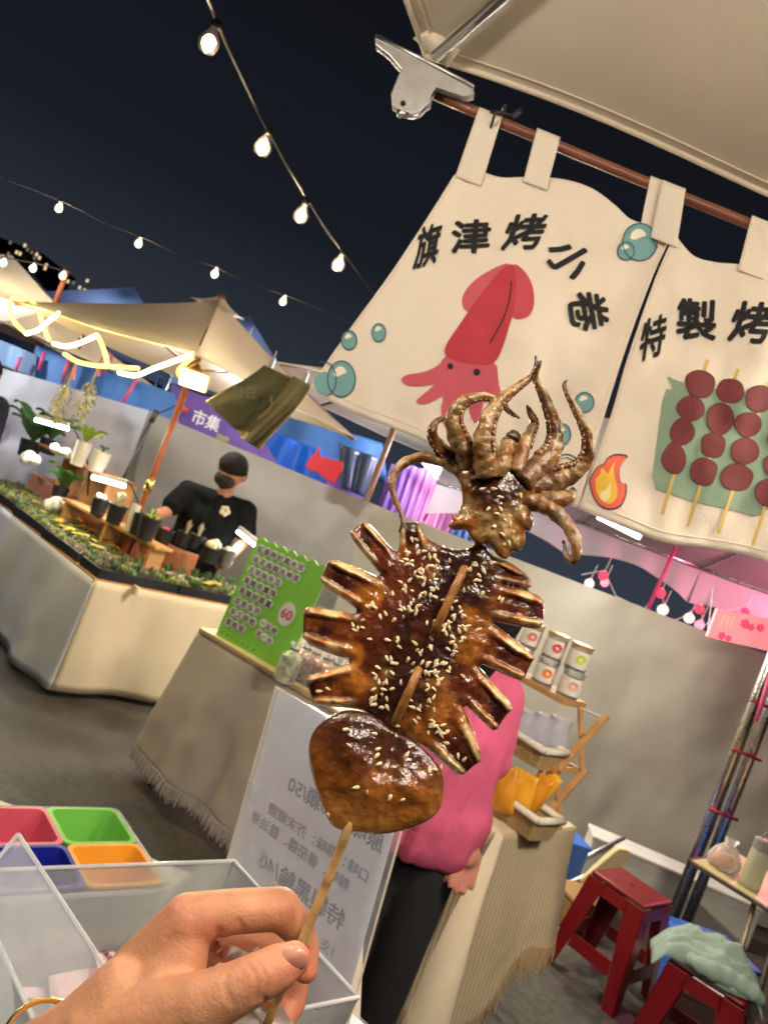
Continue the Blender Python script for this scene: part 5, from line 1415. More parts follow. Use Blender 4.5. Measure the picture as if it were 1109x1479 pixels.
for k, tx in enumerate(rows):
    o_ = g_bl + g_x * .022 + g_up * (BH - .062 - k * .0535)
    cw = .042
    for j, chv in enumerate(tx):
        cc = o_ + g_x * (j * cw + .02) + g_up * .016
        bk_ = mk('letter_backing', prism([cc + g_x * .0235 * math.cos(q_ * .524) + g_up * .0235 * math.sin(q_ * .524) + g_n * (.0008 + .0002 * (j % 2)) for q_ in range(12)], g_n * .0006), inkw, gb)
        mk('lettering', lettering(chv, cc + g_n * .0026, g_x, g_up, .034, .012, True), inkd, bk_)
cc = g_bl + g_x * .325 + g_up * .235
mk('price_disc', prism([cc + g_x * .045 * math.cos(q_ * .4) + g_up * .055 * math.sin(q_ * .4) + g_n * .001 for q_ in range(16)], g_n * .0008), inkw, gb)
mk('price', lettering('60', cc + g_n * .003, g_x, g_up, .065, .03, True), inkpk, gb)
for k, tx in enumerate(('一起帶', '送一包')):
    for j, chv in enumerate(tx):
        cc = g_bl + g_x * (.225 + .036 * j) + g_up * (.150 - .050 * k - .004 * j)
        bk_ = mk('letter_backing', prism([cc + g_x * .021 * math.cos(q_ * .524) + g_up * .021 * math.sin(q_ * .524) + g_n * (.0008 + .0002 * (j % 2)) for q_ in range(12)], g_n * .0006), inkw, gb)
        mk('lettering', lettering(chv, cc + g_n * .0026, g_x, g_up, .030, .01, True), inkd, bk_)
for k in range(7): mk('dot_print', ball(g_bl + g_x * (.03 + .034 * k) + g_up * .022 + g_n * .001, .005, 8, 6), inkd, gb)

# bagged snacks by the board
bagm = clear_plastic('cellophane', (.95, .95, .95), .16, .15)
for k, (px, py, cc) in enumerate(((425, 985, (206, 150, 110)), (448, 968, (196, 120, 84)), (455, 1000, (222, 150, 60)), (478, 990, (214, 170, 150)), (415, 968, (190, 200, 150)))):
    c = W(px, py, 3.40 - .03 * k); c.z = Z1 + .022
    nmz = ('peach', 'rust', 'amber', 'rosy', 'pale green')[k]
    t = thing('snack_bag', nmz + ' coloured clear bag of snacks beside the green board', 'snack bag', c)
    mk('snacks', J(*[ball(c + Vector((random.uniform(-.03, .03), random.uniform(-.02, .02), .02 + .09 * random.random())), random.uniform(.012, .02), 7, 5) for _ in range(22)]), M('snack_%d' % k, lin(*cc), rough=.6, var=.35, scale=60), t, kind='stuff')
    mk('bag', lathe(c, [(.0, 0), (.045, .0), (.05, .05), (.045, .11), (.014, .14), (.028, .17)], 12), bagm, t)
    mk('twist_tie', tube([c + Vector((-.02, 0, .14)), c + Vector((.02, 0, .14))], .006, 6), blackpl, t)

# second table with ribbed cream cloth
a2 = (T2 - T1).normalized(); n2 = Vector((.70, .71, 0))
Q0 = T1 + a2 * .04; tb2 = thing('cloth_table', 'small table with ribbed cream cloth and tan fringe under the wooden rack', 'table', T2 + n2 * .27)
mk('table_top', prism([p + Vector((0, 0, Z1 - .03)) for p in (Q0, T2, T2 + n2 * .54, Q0 + n2 * .54)], (0, 0, .026)), pine, tb2)
sh_, f2 = drape([Q0.xy, T2.xy, (T2 + n2 * .54).xy, (T2 + n2 * .54 - a2 * .3).xy], Z1 + .002, lambda a: .10 + .27 * float(sstep(.52, .68, a)), .026, 10., .09, nu=150, nv=26, seed=3.1)
mk('tablecloth', sh_, oatm, tb2, smooth=True, solid=.002)
mk('fringe', fringe(f2, 380, .10, .0035, .016), M('tan_fringe', lin(186, 160, 122), rough=.95, var=.15), tb2, kind='stuff')
mk('cloth_top', prism([p + Vector((0, 0, Z1 - .004)) for p in (Q0, T2, T2 + n2 * .54, Q0 + n2 * .54)], (0, 0, .008)), ribm, tb2, bevel=.003)
cor = [W(724, 1206, 2.44), W(700, 1262, 2.32), W(672, 1328, 2.23), W(645, 1400, 2.17), W(610, 1500, 2.12)]
def cornerfold(a, b):
    i = b * 4; P_ = catmull([tuple(p) for p in cor], 6); c = Vector([float(np.interp(b, np.linspace(0, 1, len(P_)), P_[:, k])) for k in range(3)])
    w = .012 + .055 * b; ang = (a - .5) * 2.6
    return c + Vector((w * math.sin(ang), -w * .9 * math.cos(ang) + .02, 0))
mk('corner_fold', sheet(cornerfold, 12, 30), M('ribbed_fold', lin(220, 204, 176), rough=.95, var=.05, wave=55.), tb2, smooth=True, solid=.003)
for p in (T2 + n2 * .06 - a2 * .05, T2 + n2 * .5 - a2 * .05, Q0 + n2 * .1): mk('leg', tube([p, p + Vector((0, 0, Z1 - .03))], .014, 10), blackpl, tb2, smooth=True)

# wooden display rack
rk = thing('display_rack', 'folding wooden display rack with two shelves on the ribbed cloth table', 'rack', W(800, 1195, 2.75))
RD = 2.78
def stick(a, b, r=.011): mk('rail', bar(a, b, r * 2, r * 1.5), woodm, rk, bevel=.002)
off = -a2 * .46
for o_, dd in ((Vector((0, 0, 0)), 0), (off, 0)):
    stick(W(838, 1023, RD) + o_, W(841, 1118, RD) + o_); stick(W(876, 1034, RD - .02) + o_, W(805, 1113, RD - .10) + o_, .012)
    stick(W(845, 1113, RD) + o_, W(774, 1195, RD - .12) + o_, .012); stick(W(805, 1110, RD - .07) + o_, W(808, 1198, RD - .07) + o_)
def shelf(px, py, d, depth, nm):
    a = W(px, py, d); dirn = Vector((.70, .71, 0))
    mk(nm, prism([a, a + off, a + off + dirn * -depth, a + dirn * -depth], (0, 0, .022)), woodm, rk, bevel=.002)
shelf(845, 1024, RD + .04, .16, 'upper_shelf'); shelf(835, 1118, RD, .18, 'lower_shelf')
mk('cross_rod', tube([W(838, 1023, RD), W(868, 1036, RD)], .004, 6), steel, rk); mk('cross_rod', tube([W(811, 1100, RD - .05), W(838, 1112, RD)], .004, 6), steel, rk)
# labelled jars
jar_glass = clear_plastic('jar_glass', (.95, .96, .95), .08, .04)
jar_fill = M('white_label', lin(236, 232, 220), rough=.6, var=.04); lidm = M('clear_gold_lid', lin(214, 178, 108), rough=.3, metal=.5, var=.1)
for px, py, nm, cc in ((768, 948, 'rose dot, upper row behind the squid', (226, 120, 120)), (803, 955, 'red heart', (214, 70, 84)), (838, 970, 'lime green dot', (206, 214, 66)),
                       (762, 998, 'coral dot, lower row by the pink shirt', (230, 110, 96)), (799, 1008, 'orange dot', (236, 128, 56)), (832, 1026, 'pale salmon dot', (232, 168, 150))):
    k_ = {803: .36, 838: .12, 768: .62, 799: .36, 832: .10, 762: .64}[px]; c = W(845, 1024, RD + .04) + off * k_ - Vector((.70, .71, 0)) * .085 + Vector((0, 0, .0235 + (.100 if py < 985 else 0))); t = thing('snack_jar', 'white labelled glass jar with a ' + nm, 'jar', c)
    lb_ = mk('label', lathe(c, [(.0404, .010), (.0408, .012), (.0408, .070), (.0404, .072)], 24), jar_fill, t, smooth=True)
    mk('glass', lathe(c, [(0, 0), (.040, 0), (.040, .080), (.036, .084)], 20), jar_glass, t, smooth=True)
    mk('lid', lathe(c, [(.041, .081), (.042, .083), (.042, .096), (.030, .098), (0, .098)], 20), lidm if py < 990 else jar_glass, t)
    mk('label_dot', ([c + Vector((.0430 * math.sin(.0 + .45 * math.cos(q_ * .4)), -.0430 * math.cos(.45 * math.cos(q_ * .4)) - .0006, .044 + .017 * math.sin(q_ * .4))) for q_ in range(16)] , [tuple(range(16))]), M('dot_%d_%d_%d' % cc, lin(*cc), rough=.6), lb_)
# baskets and packets
wick = M('white_wicker', lin(222, 214, 196), rough=.8, var=.12, scale=80, bump=.6, bscale=120); wickb = M('straw_wicker', lin(176, 148, 102), rough=.85, var=.25, scale=90, bump=.8, bscale=120)
def basket(label, c, w, d, h, ang):
    t = thing('wicker_basket', label, 'basket', c); X = Vector((math.cos(ang), math.sin(ang), 0)); Y = Vector((-X.y, X.x, 0))
    mk('weave', cup(c + Vector((0, 0, h / 2)), X, Y, w, d, c.z + h * .8, c.z, .012, .004), wickb, t)
    cs = [c + X * sx * w / 2 + Y * sy * d / 2 + Vector((0, 0, h * .86)) for sx, sy in ((-1, -1), (1, -1), (1, 1), (-1, 1), (-1, -1))]
    for p, q_ in zip(cs, cs[1:]): mk('white_rim', tube([p, q_], .013, 8), wick, t, smooth=True)
bang = math.atan2(a2.y, a2.x)
bk1 = W(745, 1192, 2.66); bk1.z = Z1 + .006; basket('wicker basket with white rim on the ribbed cloth', bk1, .24, .15, .09, bang)
bk2 = W(752, 1090, 2.74); basket('wicker basket with white rim on the rack shelf', bk2, .26, .14, .085, bang)
yb = M('yellow_packet', lin(238, 172, 48), rough=.4, var=.12, scale=20, coat=.3); yb2 = M('amber_packet', lin(224, 150, 40), rough=.4, var=.12, scale=20, coat=.3)
for k, (px, py, w, h, an) in enumerate(((728, 1140, .10, .15, .3), (752, 1148, .10, .16, .05), (772, 1150, .07, .17, -.25), (786, 1142, .06, .15, -.35))):
    c = W(px, py, 2.64 + .012 * k); X = (a2 * math.cos(an) + Vector((0, 0, math.sin(an)))).normalized(); Y = Vector((0, 0, 1)) - X * X.z; Y.normalize()
    def pf(a, b, c=c, X=X, Y=Y, w=w, h=h): return c + X * (a - .5) * w + Y * (b - .5) * h + X.cross(Y) * .030 * math.sin(math.pi * a) * math.sin(math.pi * min(1, b * 1.05))
    mk('snack_packet', sheet(pf, 8, 8), yb if k % 2 else yb2, None, smooth=True, solid=.012, label=('amber snack packet leaning at the pink shirt', 'yellow snack packet standing in the middle of the basket', 'narrow amber packet in the basket', 'narrow yellow packet against the rack rail')[k], cat='packet', origin=c)
greyp = clear_plastic('grey_pouch', (.72, .72, .80), .5, .25)
for k, (px, py) in enumerate(((752, 1062), (778, 1068), (800, 1072))):
    c = W(px, py, 2.74 + .01 * k)
    mk('snack_pouch', lathe(c - Vector((0, 0, .05)), [(0, 0), (.045, .0), (.05, .06), (.035, .12), (.04, .14)], 10), greyp, None, smooth=True, label=('grey clear pouch in the upper basket beside the shirt', 'grey clear pouch in the middle of the upper basket', 'grey clear pouch at the rail end of the upper basket')[k], cat='pouch', origin=c)

# ------------------------------------------------------------------ woman in pink
pink = M('pink_shirt', lin(188, 80, 112), rough=.9, var=.08, scale=5, bump=.4, bscale=40)
wy = 2.02
build_person('woman in a loose pink shirt and black trousers standing behind the grilled squid', (.365, wy, 1.455), .086, (.36, wy + .01, 1.345), (.245, wy, 1.265), (.452, wy + .03, 1.265), (.35, wy, 1.12), (.375, wy, .92),
    [(.24, wy, 1.26), (.20, wy + .02, 1.02), (.23, wy - .1, .84)], [(.455, wy + .03, 1.255), (.498, wy + .03, 1.05), (.512, wy - .03, .895)],
    [(.30, wy, .82), (.30, wy - .01, .44), (.30, wy + .02, .08)], [(.44, wy, .82), (.45, wy, .44), (.45, wy + .02, .08)], (-.2, 1, 0), pink, M('black_trousers', (.012, .012, .014), rough=.9, var=.2), M('fair_skin', lin(176, 118, 98), rough=.5, var=.06, sss=.1), long_hair, .72, None, 1.12, .06, .82)

# ================================================================== right side: stools, chair, side table, truss
redp = M('red_plastic', lin(116, 15, 23), rough=.35, var=.08, scale=6, coat=.2)
def stool(label, c, rz):
    t = thing('plastic_stool', label, 'stool', c, 'red plastic stools'); H_ = .45; top, bot = .135, .185
    X = Vector((math.cos(rz), math.sin(rz), 0)); Y = Vector((-X.y, X.x, 0)); P = lambda x, y, z: Vector(c) + X * x + Y * y + Vector((0, 0, z))
    mk('seat', prism([P(x * top, y * top, H_ - .02) for x, y in ((-1, -1), (1, -1), (1, 1), (-1, 1))], (0, 0, .02)), redp, t, bevel=.012)
    mk('seat_hole', lathe(P(0, 0, H_ + .0006), [(0, 0), (.012, 0), (.012, .0006), (0, .0006)], 14), M('dark_hole', (.03, .004, .006), rough=.6), t)
    w_ = lambda z: top + (bot - top) * (1 - z / H_)
    for sx, sy in ((-1, -1), (1, -1), (1, 1), (-1, 1)):
        for ax_ in (0, 1):
            pts = []
            for z in (H_ - .022, 0):
                k = w_(z); lw = .088 if z else .055
                pts += [(sx * k, sy * k, z), (sx * (k - lw), sy * k, z) if ax_ == 0 else (sx * k, sy * (k - lw), z)]
            q_ = [P(*pts[0]), P(*pts[1]), P(*pts[3]), P(*pts[2])]
            inw = (Y * -sy if ax_ == 0 else X * -sx) * .006
            mk('leg', prism(q_, inw), redp, t, bevel=.002)
    for sx, sy, dx, dy in ((0, -1, 1, 0), (0, 1, 1, 0), (-1, 0, 0, 1), (1, 0, 0, 1)):
        for z0, z1 in ((H_ - .075, H_ - .022), (.12, .18)):
            k0, k1 = w_(z0), w_(z1); e = .0015
            q_ = [P(sx * k0 + dx * -(k0 - .07), sy * k0 + dy * -(k0 - .07), z0), P(sx * k0 + dx * (k0 - .07), sy * k0 + dy * (k0 - .07), z0), P(sx * k1 + dx * (k1 - .07), sy * k1 + dy * (k1 - .07), z1), P(sx * k1 - dx * (k1 - .07), sy * k1 - dy * (k1 - .07), z1)]
            mk('apron' if z0 > .2 else 'stretcher', prism(q_, (Y * -sy if sx == 0 else X * -sx) * .005), redp, t, bevel=.0015)
    return t
stool('red plastic stool with an empty seat beside the cream cloth table', (1.62, 3.40, 0), .75)
stool('red plastic stool with a grey green jacket lying on it', (1.76, 2.86, 0), .95)
jk = M('sage_fabric', lin(140, 160, 148), rough=.9, var=.1, scale=8, bump=.35, bscale=90)
jc = (1.73, 2.84)
def jacket(a, b):
    x, y = (a - .5), (b - .5); s = math.hypot(x * 1.15, y * 1.6)
    z = .455 + .085 * max(0, 1 - (x * 2.0) ** 2) * max(0, 1 - (y * 2.05) ** 2) ** .5 * (.75 + 1.1 * float(fbm(a * 5 + 3, b * 4, 3)) - .3)
    rg = 1 - abs(2 * float(fbm(a * 3.2 + b * 2.4 + 7, b * 5.5 - a * 1.5 + 3, 3)) - 1) * 2.2
    z += .045 * rg * max(0, 1 - 2 * abs(y)) * max(0, 1 - (2 * x) ** 4) + .012 * math.sin(9 * a + 5 * b) * max(0, 1 - 2 * abs(y)) - (max(0, abs(x) - .40) * .5)
    c_, s_ = math.cos(-.35), math.sin(-.35); X, Y = x * .40, y * .22
    return Vector((jc[0] + X * c_ - Y * s_, jc[1] + X * s_ + Y * c_ + .02 * math.sin(a * 8), z))
jk_t = thing('folded_jacket', 'crumpled sage green jacket lying on the red stool', 'jacket', (jc[0], jc[1], .45))
mk('fabric', sheet(jacket, 46, 34), jk, jk_t, smooth=True, solid=.006)
mk('sleeve', tube([Vector(p) for p in catmull([(1.62, 2.80, .475), (1.66, 2.74, .49), (1.75, 2.73, .488), (1.83, 2.71, .478), (1.87, 2.73, .45)], 6)], [.018 + .016 * math.sin(min(3.1, .3 + i * .12)) + .004 * math.sin(i * 1.9) for i in range(25)], 12), jk, jk_t, smooth=True)
# beige folding chair and storage boxes by the tarp
chm = M('beige_plastic', lin(206, 190, 140), rough=.5, var=.06)
chr_ = thing('folding_chair', 'beige plastic folding chair tilted against the tarpaulin wall', 'chair', (1.62, 4.1, 0))
p0, p1 = W(842, 1292, 4.0), W(900, 1232, 4.0)
mk('backrest', prism([W(838, 1272, 4.0), W(893, 1226, 4.0), W(908, 1228, 4.0), W(912, 1240, 4.0), W(842, 1298, 4.0)], (0, .03, 0)), chm, chr_, bevel=.008)
for dx in (0, .34): mk('leg', tube([W(905, 1240, 4.05) + Vector((dx * .3, dx, 0)), Vector((1.45 + dx * .4, 4.0 + dx, 0))], .012, 8), steel, chr_, smooth=True)
mk('seat', prism([W(846, 1296, 4.02), W(905, 1245, 4.02), W(905, 1245, 4.02) + Vector((.05, .3, -.02)), W(846, 1296, 4.02) + Vector((.05, .3, -.02))], (0, 0, -.02)), chm, chr_, bevel=.004)
blue_b = M('blue_plastic', lin(54, 104, 190), rough=.4, var=.1); whb = M('white_carton', lin(214, 210, 204), rough=.7, var=.08); brb = M('brown_carton', lin(150, 118, 74), rough=.85, var=.1)
for lab, c, s_, rz, m_ in (('blue plastic storage box behind the red stools', (1.46, 4.25, .14), (.42, .3, .28), .2, blue_b), ('white carton beside the blue storage box', (1.35, 3.95, .08), (.26, .2, .16), .5, whb), ('brown carton stack behind the red stool', (1.62, 3.88, .07), (.2, .2, .14), .3, brb),
                           ('blue crate under the side table', (2.12, 3.55, .13), (.34, .28, .26), .1, blue_b), ('white carton under the side table', (2.02, 3.28, .08), (.3, .2, .16), -.3, whb), ('long white box along the tarpaulin foot', (2.35, 4.55, .12), (1.0, .2, .24), -.15, whb)):
    t = thing('storage_box', lab, 'box', (c[0], c[1], 0))
    mk('box_body', box(c, s_, rz), m_, t, bevel=.008)
    mk('box_lid', box((c[0], c[1], c[2] + s_[2] / 2 + .012), (s_[0] + .016, s_[1] + .016, .022), rz), m_, t, bevel=.006)
# side table with food
sz = .70
st0, st1 = G(1000, 1243, sz), G(1112, 1312, sz); sx_ = (st1 - st0).normalized(); sy_ = Vector((-sx_.y, sx_.x, 0))
stt = thing('side_table', 'folding side table with dark rim beside the metal truss', 'table', (st0 + sx_ * .5 + sy_ * .3).xy.to_3d())
mk('table_top', prism([st0, st0 + sx_ * 1.2, st0 + sx_ * 1.2 + sy_ * .55, st0 + sy_ * .55], (0, 0, -.018)), M('cream_top', lin(196, 182, 132), rough=.4, var=.05), stt)
mk('table_rim', J(bar(st0 - sy_ * .006 - Vector((0, 0, .01)), st0 + sx_ * 1.2 - sy_ * .006 - Vector((0, 0, .01)), .026, .012)), M('dark_rim', (.05, .045, .035), rough=.5), stt)
mk('table_rim', J(bar(st0 - sx_ * .006 - Vector((0, 0, .01)), st0 + sy_ * .55 - sx_ * .006 - Vector((0, 0, .01)), .026, .012)), M('dark_rim'), stt)
for a, b in ((.25, .06), (1.1, .06), (.25, .5), (1.1, .5)):
    mk('leg', tube([st0 + sx_ * a + sy_ * b - Vector((0, 0, .02)), (st0 + sx_ * (a + .05) + sy_ * b).xy.to_3d()], .011, 8), M('tan_metal', lin(150, 136, 112), rough=.4, metal=.5), stt, smooth=True)
bc = st0 + sx_ * .20 + sy_ * .10; t = thing('drink_bottle', 'translucent sports bottle with a carry loop on the side table', 'bottle', bc)
mk('bottle_body', lathe(bc, [(0, 0), (.040, 0), (.042, .02), (.040, .15), (.036, .16)], 18), M('smoky_plastic', lin(170, 166, 140), rough=.35, alpha=.85), t, smooth=True)
mk('cap', lathe(bc + Vector((0, 0, .16)), [(.040, 0), (.040, .04), (.034, .046), (0, .046)], 18), M('grey_cap', lin(122, 122, 112), rough=.5), t)
mk('carry_loop', tube([bc + Vector((.016 * math.cos(a), 0, .215 + .018 * math.sin(a))) for a in np.arange(-.6, 3.8, .4)], .004, 6), M('grey_cap'), t, smooth=True)
bc = st0 + sx_ * .06 + sy_ * .12; t = thing('bread_bag', 'bread roll in a clear bag at the corner of the side table', 'bread', bc)
mk('bread', organic([[(bc + Vector((0, 0, .035)), .034), (bc + Vector((.04, .01, .036)), .032)]], .006, 3), M('bread_crust', lin(186, 118, 58), rough=.6, var=.2, scale=30), t, smooth=True)
mk('bag', lathe(bc + Vector((.02, 0, 0)), [(0, .001), (.06, .001), (.07, .04), (.05, .08), (.02, .11), (.03, .13)], 12), bagm, t, smooth=True)
for k, (a, b, cc) in enumerate(((.34, .1, (232, 226, 190)), (.44, .14, (226, 220, 180)), (.40, .3, (228, 226, 208)))):
    p = st0 + sx_ * a + sy_ * b
    t = thing('takeaway_box', ('pale takeaway box nearest the sports bottle', 'pale takeaway box at the table rim', 'tall pale takeaway box at the rear')[k], 'box', p)
    mk('box_body', lathe(p, [(0, 0), (.05, 0), (.062, .08 + .05 * (k == 2)), (.058, .08 + .05 * (k == 2)), (0, .075)], 4), M('takeaway_%d' % k, lin(*cc), rough=.6), t, bevel=.003)
    mk('box_lid', lathe(p + Vector((0, 0, .082 + .05 * (k == 2))), [(0, 0), (.066, 0), (.060, .014), (0, .016)], 4), M('takeaway_%d' % k), t)
# metal truss post: two tubes with red clamps
trd = 3.85; tr_ = thing('truss_post', 'metal truss post of three tubes tied with red clamps by the side table', 'post', (2.12, trd, 0))
alum = M('aluminium', (.62, .62, .60), rough=.28, metal=1., var=.1, scale=20)
for dx, dy, r in ((-.045, 0, .026), (.045, .02, .026), (0, .05, .018)): mk('truss_tube', tube([(2.12 + dx, trd + dy, 0), (2.12 + dx, trd + dy, 2.75)], r, 14), alum, tr_, smooth=True)
for z in (.52, .80, 1.12, 1.38, 1.66): mk('clamp', tube([(2.04, trd - .032, z), (2.20, trd - .02, z - .004)], .009, 8), M('red_clamp', (.30, .02, .04), rough=.4), tr_, smooth=True)

# ================================================================== walls, tents and things behind
tarp = M('grey_tarp', lin(158, 153, 140), rough=.6, var=.06, scale=1.2, bump=.12, bscale=20, thin=.1)
tarpw = M('white_tarp', lin(222, 224, 230), rough=.55, var=.05, scale=1.2, bump=.12, bscale=20, thin=.15)
def wall(label, *a, m=tarp, **k):
    p0, p1 = a[0], a[1]
    return mk('tarpaulin_screen', wall_sheet(*a, **k), m, None, smooth=True, label=label, cat='tarpaulin', origin=((p0[0] + p1[0]) / 2, (p0[1] + p1[1]) / 2, 0))
wall('wide grey tarpaulin wall behind the jars and red stools', (-.1, 5.75), (3.3, 4.75), .02, lambda a: 1.625, wr=.075, seed=2., nu=110, nv=50)
wall('grey tarpaulin wall beyond the truss post', (3.2, 4.95), (5.2, 4.3), .02, 1.64, wr=.05, seed=8., m=tarpw)
wall('grey tarpaulin wall behind the man in black', (-2.5, 7.3), (.4, 6.9), .02, lambda a: 1.70 - .08 * a, wr=.09, seed=5., nu=100, nv=40)
wall('white creased tarpaulin wall behind the hanging plants', (-5.2, 6.6), (-2.4, 7.2), .02, lambda a: 1.44 + .26 * a, wr=.13, seed=11., m=tarpw, nu=100, nv=40)
mk('light_stand', J(tube([W(145, 760, 6.3), W(222, 600, 6.3)], .014, 8), tube([W(218, 610, 6.3), W(226, 592, 6.3)], .024, 8), tube([W(222, 600, 6.3), W(245, 590, 6.3), W(262, 582, 6.3)], .008, 6)), M('dark_stand', (.10, .10, .11), rough=.4, metal=.6), None, smooth=True, label='slim black light stand in front of the white tarpaulin', cat='stand', origin=(-2.0, 6.3, 0))

def hang_panel(name, label, cat, corners, d, m, thick=.01, n=10, wav=.03, grp=None):
    Q = [W(x, y, d) for x, y in corners]
    def f(a, b):
        p = Q[0].lerp(Q[1], a).lerp(Q[3].lerp(Q[2], a), b); p.y += wav * math.sin(a * 14 + b) ; return p
    return mk(name, sheet(f, n * 3, n), m, None, smooth=True, solid=thick, label=label, cat=cat, origin=(Q[2] + Q[3]) / 2, group=grp)
blue_t = M('blue_tarp', lin(84, 142, 212), rough=.5, var=.12, scale=2, thin=.3); pale_blue = M('pale_blue_tarp', lin(150, 184, 222), rough=.5, var=.1, scale=2, thin=.3)
purple = M('purple_cloth', lin(132, 104, 190), rough=.8, var=.12, scale=3, thin=.2)
vivid = M('vivid_blue_sheet', lin(30, 110, 232), rough=.45, var=.08, scale=3, wave=9.)
slate_t = M('slate_blue_canvas', lin(118, 138, 176), rough=.7, var=.1, scale=2, thin=.45)
# back row: gazebos
def gazebo(label, c, w, d, z0, z1, m, rz=0., drop=.22, valance=None):
    t = thing('gazebo', label, 'tent', (c[0], c[1], 0)); X = Vector((math.cos(rz), math.sin(rz), 0)); Y = Vector((-X.y, X.x, 0)); P = lambda x, y, z: Vector((c[0], c[1], 0)) + X * x * w / 2 + Y * y * d / 2 + Vector((0, 0, z))
    cs = [(-1, -1), (1, -1), (1, 1), (-1, 1)]; top = P(0, 0, z1)
    for k in range(4):
        a, b = P(*cs[k], z0), P(*cs[(k + 1) % 4], z0)
        mk('roof_panel', sheet(panel_fn(a, b, top, .08), 16, 10), m, t, smooth=True)
        def vf(u, v, a=a, b=b): 
            p = a.lerp(b, u); p.z -= v * (drop - .10 * math.sin(math.pi * u)); return p
        mk('valance', sheet(vf, 16, 3), valance or m, t, smooth=True)
        mk('post', tube([P(*cs[k], 0), P(*cs[k], z0)], .022, 8), alum, t, smooth=True)
    return t
gazebo('blue roofed gazebo behind the plant stall, peak right of the reddish pole', (-5.75, 10.6), 2.2, 3.0, 2.1, 2.98, slate_t, .1)
gazebo('blue roofed gazebo behind the plant stall, peak above the garments', (-2.75, 10.8), 2.4, 3.0, 2.5, 3.50, slate_t, .1)
gazebo('beige gazebo at the far side of the plant stall', (-4.75, 8.3), 2.3, 2.3, 2.2, 2.75, canvas, .25, .3)
gazebo('grey blue gazebo standing behind the flood lamp', (-4.75, 11.6), 2.6, 3.0, 2.4, 3.42, slate_t, .1)
fp = parasol('small cream parasol on a bare orange pole behind the rope light', (-3.88, 7.8), [(-3.88 + 1.25 * math.cos(a), 7.8 + 1.25 * math.sin(a)) for a in (.2, 1.77, 3.34, 4.91)], 1.95, 2.36, canvas, redwood)
mk('pole_tip', tube([(-3.88, 7.8, 2.36), (-3.88, 7.8, 2.74)], .026, 10), redwood, fp, smooth=True)
hang_panel('blue_awning', 'blue tarpaulin awning strip above the white tarpaulin', 'awning', [(52, 498), (252, 568), (262, 640), (44, 552)], 7.6, blue_t)
hang_panel('blue_awning', 'pale blue awning strip hanging under the beige gazebo', 'awning', [(-30, 478), (52, 512), (48, 545), (-30, 515)], 7.5, pale_blue)
strapm = M('pink_strap', (.75, .10, .22), rough=.5, var=.1)
for k, (x0, y0, x1, y1, nm) in enumerate(((30, 515, 22, 536, 'at the pale blue awning'), (64, 508, 56, 534, 'at the end of the blue awning'), (100, 518, 91, 546, 'on the blue awning left of the dried bunches'), (162, 512, 150, 540, 'above the dried bunch'), (198, 548, 176, 583, 'right of the dried bunches'), (656, 670, 612, 752, 'across the lilac curtain'), (978, 786, 934, 882, 'tied to the pink tent near the lanterns'), (700, 730, 690, 770, 'behind the squid head'), (1112, 975, 1092, 1042, 'along the truss post'))):
    d = 7.4 if x0 < 300 else (6.0 if x0 > 700 else 7.6)
    if x0 > 1050: d = 3.75
    mk('strap', tube([W(x0, y0, d), W(x1, y1, d)], .016 if d > 4 else .01, 6), strapm, None, label='pink strap ' + nm, cat='strap', origin=W(x1, y1, d), smooth=True)
mural = thing('mural_banner', 'purple illustrated banner with white lettering behind the reddish pole', 'banner', W(310, 650, 7.7))
Qm = [W(248, 555, 7.7), W(352, 592, 7.7), W(415, 690, 7.7), W(238, 640, 7.7)]
mk('banner_cloth', prism(Qm, (0, .01, 0)), purple, mural)
mk('banner_text', lettering('市集', W(298, 607, 7.66), (COS, 0, 0), (0, 0, 1), .16, .02, True), inkw, mural)
for px, py, r, cc in ((318, 636, .10, (150, 150, 96)), (262, 592, .09, (200, 84, 90)), (345, 668, .12, (216, 170, 160)), (285, 640, .06, (70, 56, 120)), (365, 672, .08, (130, 170, 90))):
    c = W(px, py, 7.67); mk('banner_motif', organic([[(c, r * .5), (c + Vector((r * .6, 0, r * .3)), r * .4)], [(c, r * .4), (c + Vector((-r * .4, 0, r * .5)), r * .3)]], .03, 3), M('motif_%d_%d_%d' % cc, lin(*cc), rough=.8), mural, smooth=True)
hang_panel('blue_sheet', 'vivid blue corrugated sheet behind the red fish', 'sheet', [(392, 622), (466, 652), (470, 700), (374, 664)], 8.0, vivid)
hang_panel('purple_sheet', 'purple sheet behind the red fish ornament', 'sheet', [(430, 640), (540, 686), (528, 742), (424, 692)], 8.1, purple)
hang_panel('blue_awning', 'long blue awning behind the cream garment', 'awning', [(396, 592), (552, 640), (560, 700), (392, 628)], 8.4, blue_t)
fish = thing('fish_ornament', 'red fish shaped ornament hanging before the blue sheet', 'ornament', W(470, 690, 6.6))
fpoly = [(440, 672), (448, 660), (455, 655), (460, 643), (463, 660), (478, 664), (497, 667), (494, 680), (482, 700), (470, 692), (458, 682), (448, 680)]
mk('fish_body', prism([W(x, y, 6.6) for x, y in fpoly], (0, .05, 0)), M('red_paper', lin(196, 36, 42), rough=.6, var=.1, thin=.2), fish, bevel=.01)
mk('cord', tube([W(461, 645, 6.62), W(475, 610, 6.62)], .004, 5), blackpl, fish)
hang_panel('dark_awning', 'dark glossy sheet hanging beside the brown parasol pole', 'sheet', [(490, 640), (548, 662), (530, 720), (492, 704)], 7.9, M('dark_slate_sheet', lin(62, 76, 100), rough=.25, var=.2, scale=3))
# cream parasol over the snack stall
par2 = parasol('cream parasol with a brown pole behind the printed squid curtain', (-.2, 7.42), [(-1.35, 6.4), (-.2, 4.9), (1.25, 6.5), (.5, 9.4), (-1.1, 8.4)], 2.43, 2.95, canvas, M('brown_pole', lin(136, 100, 62), rough=.4, var=.2, scale=20), False, .03, .03)
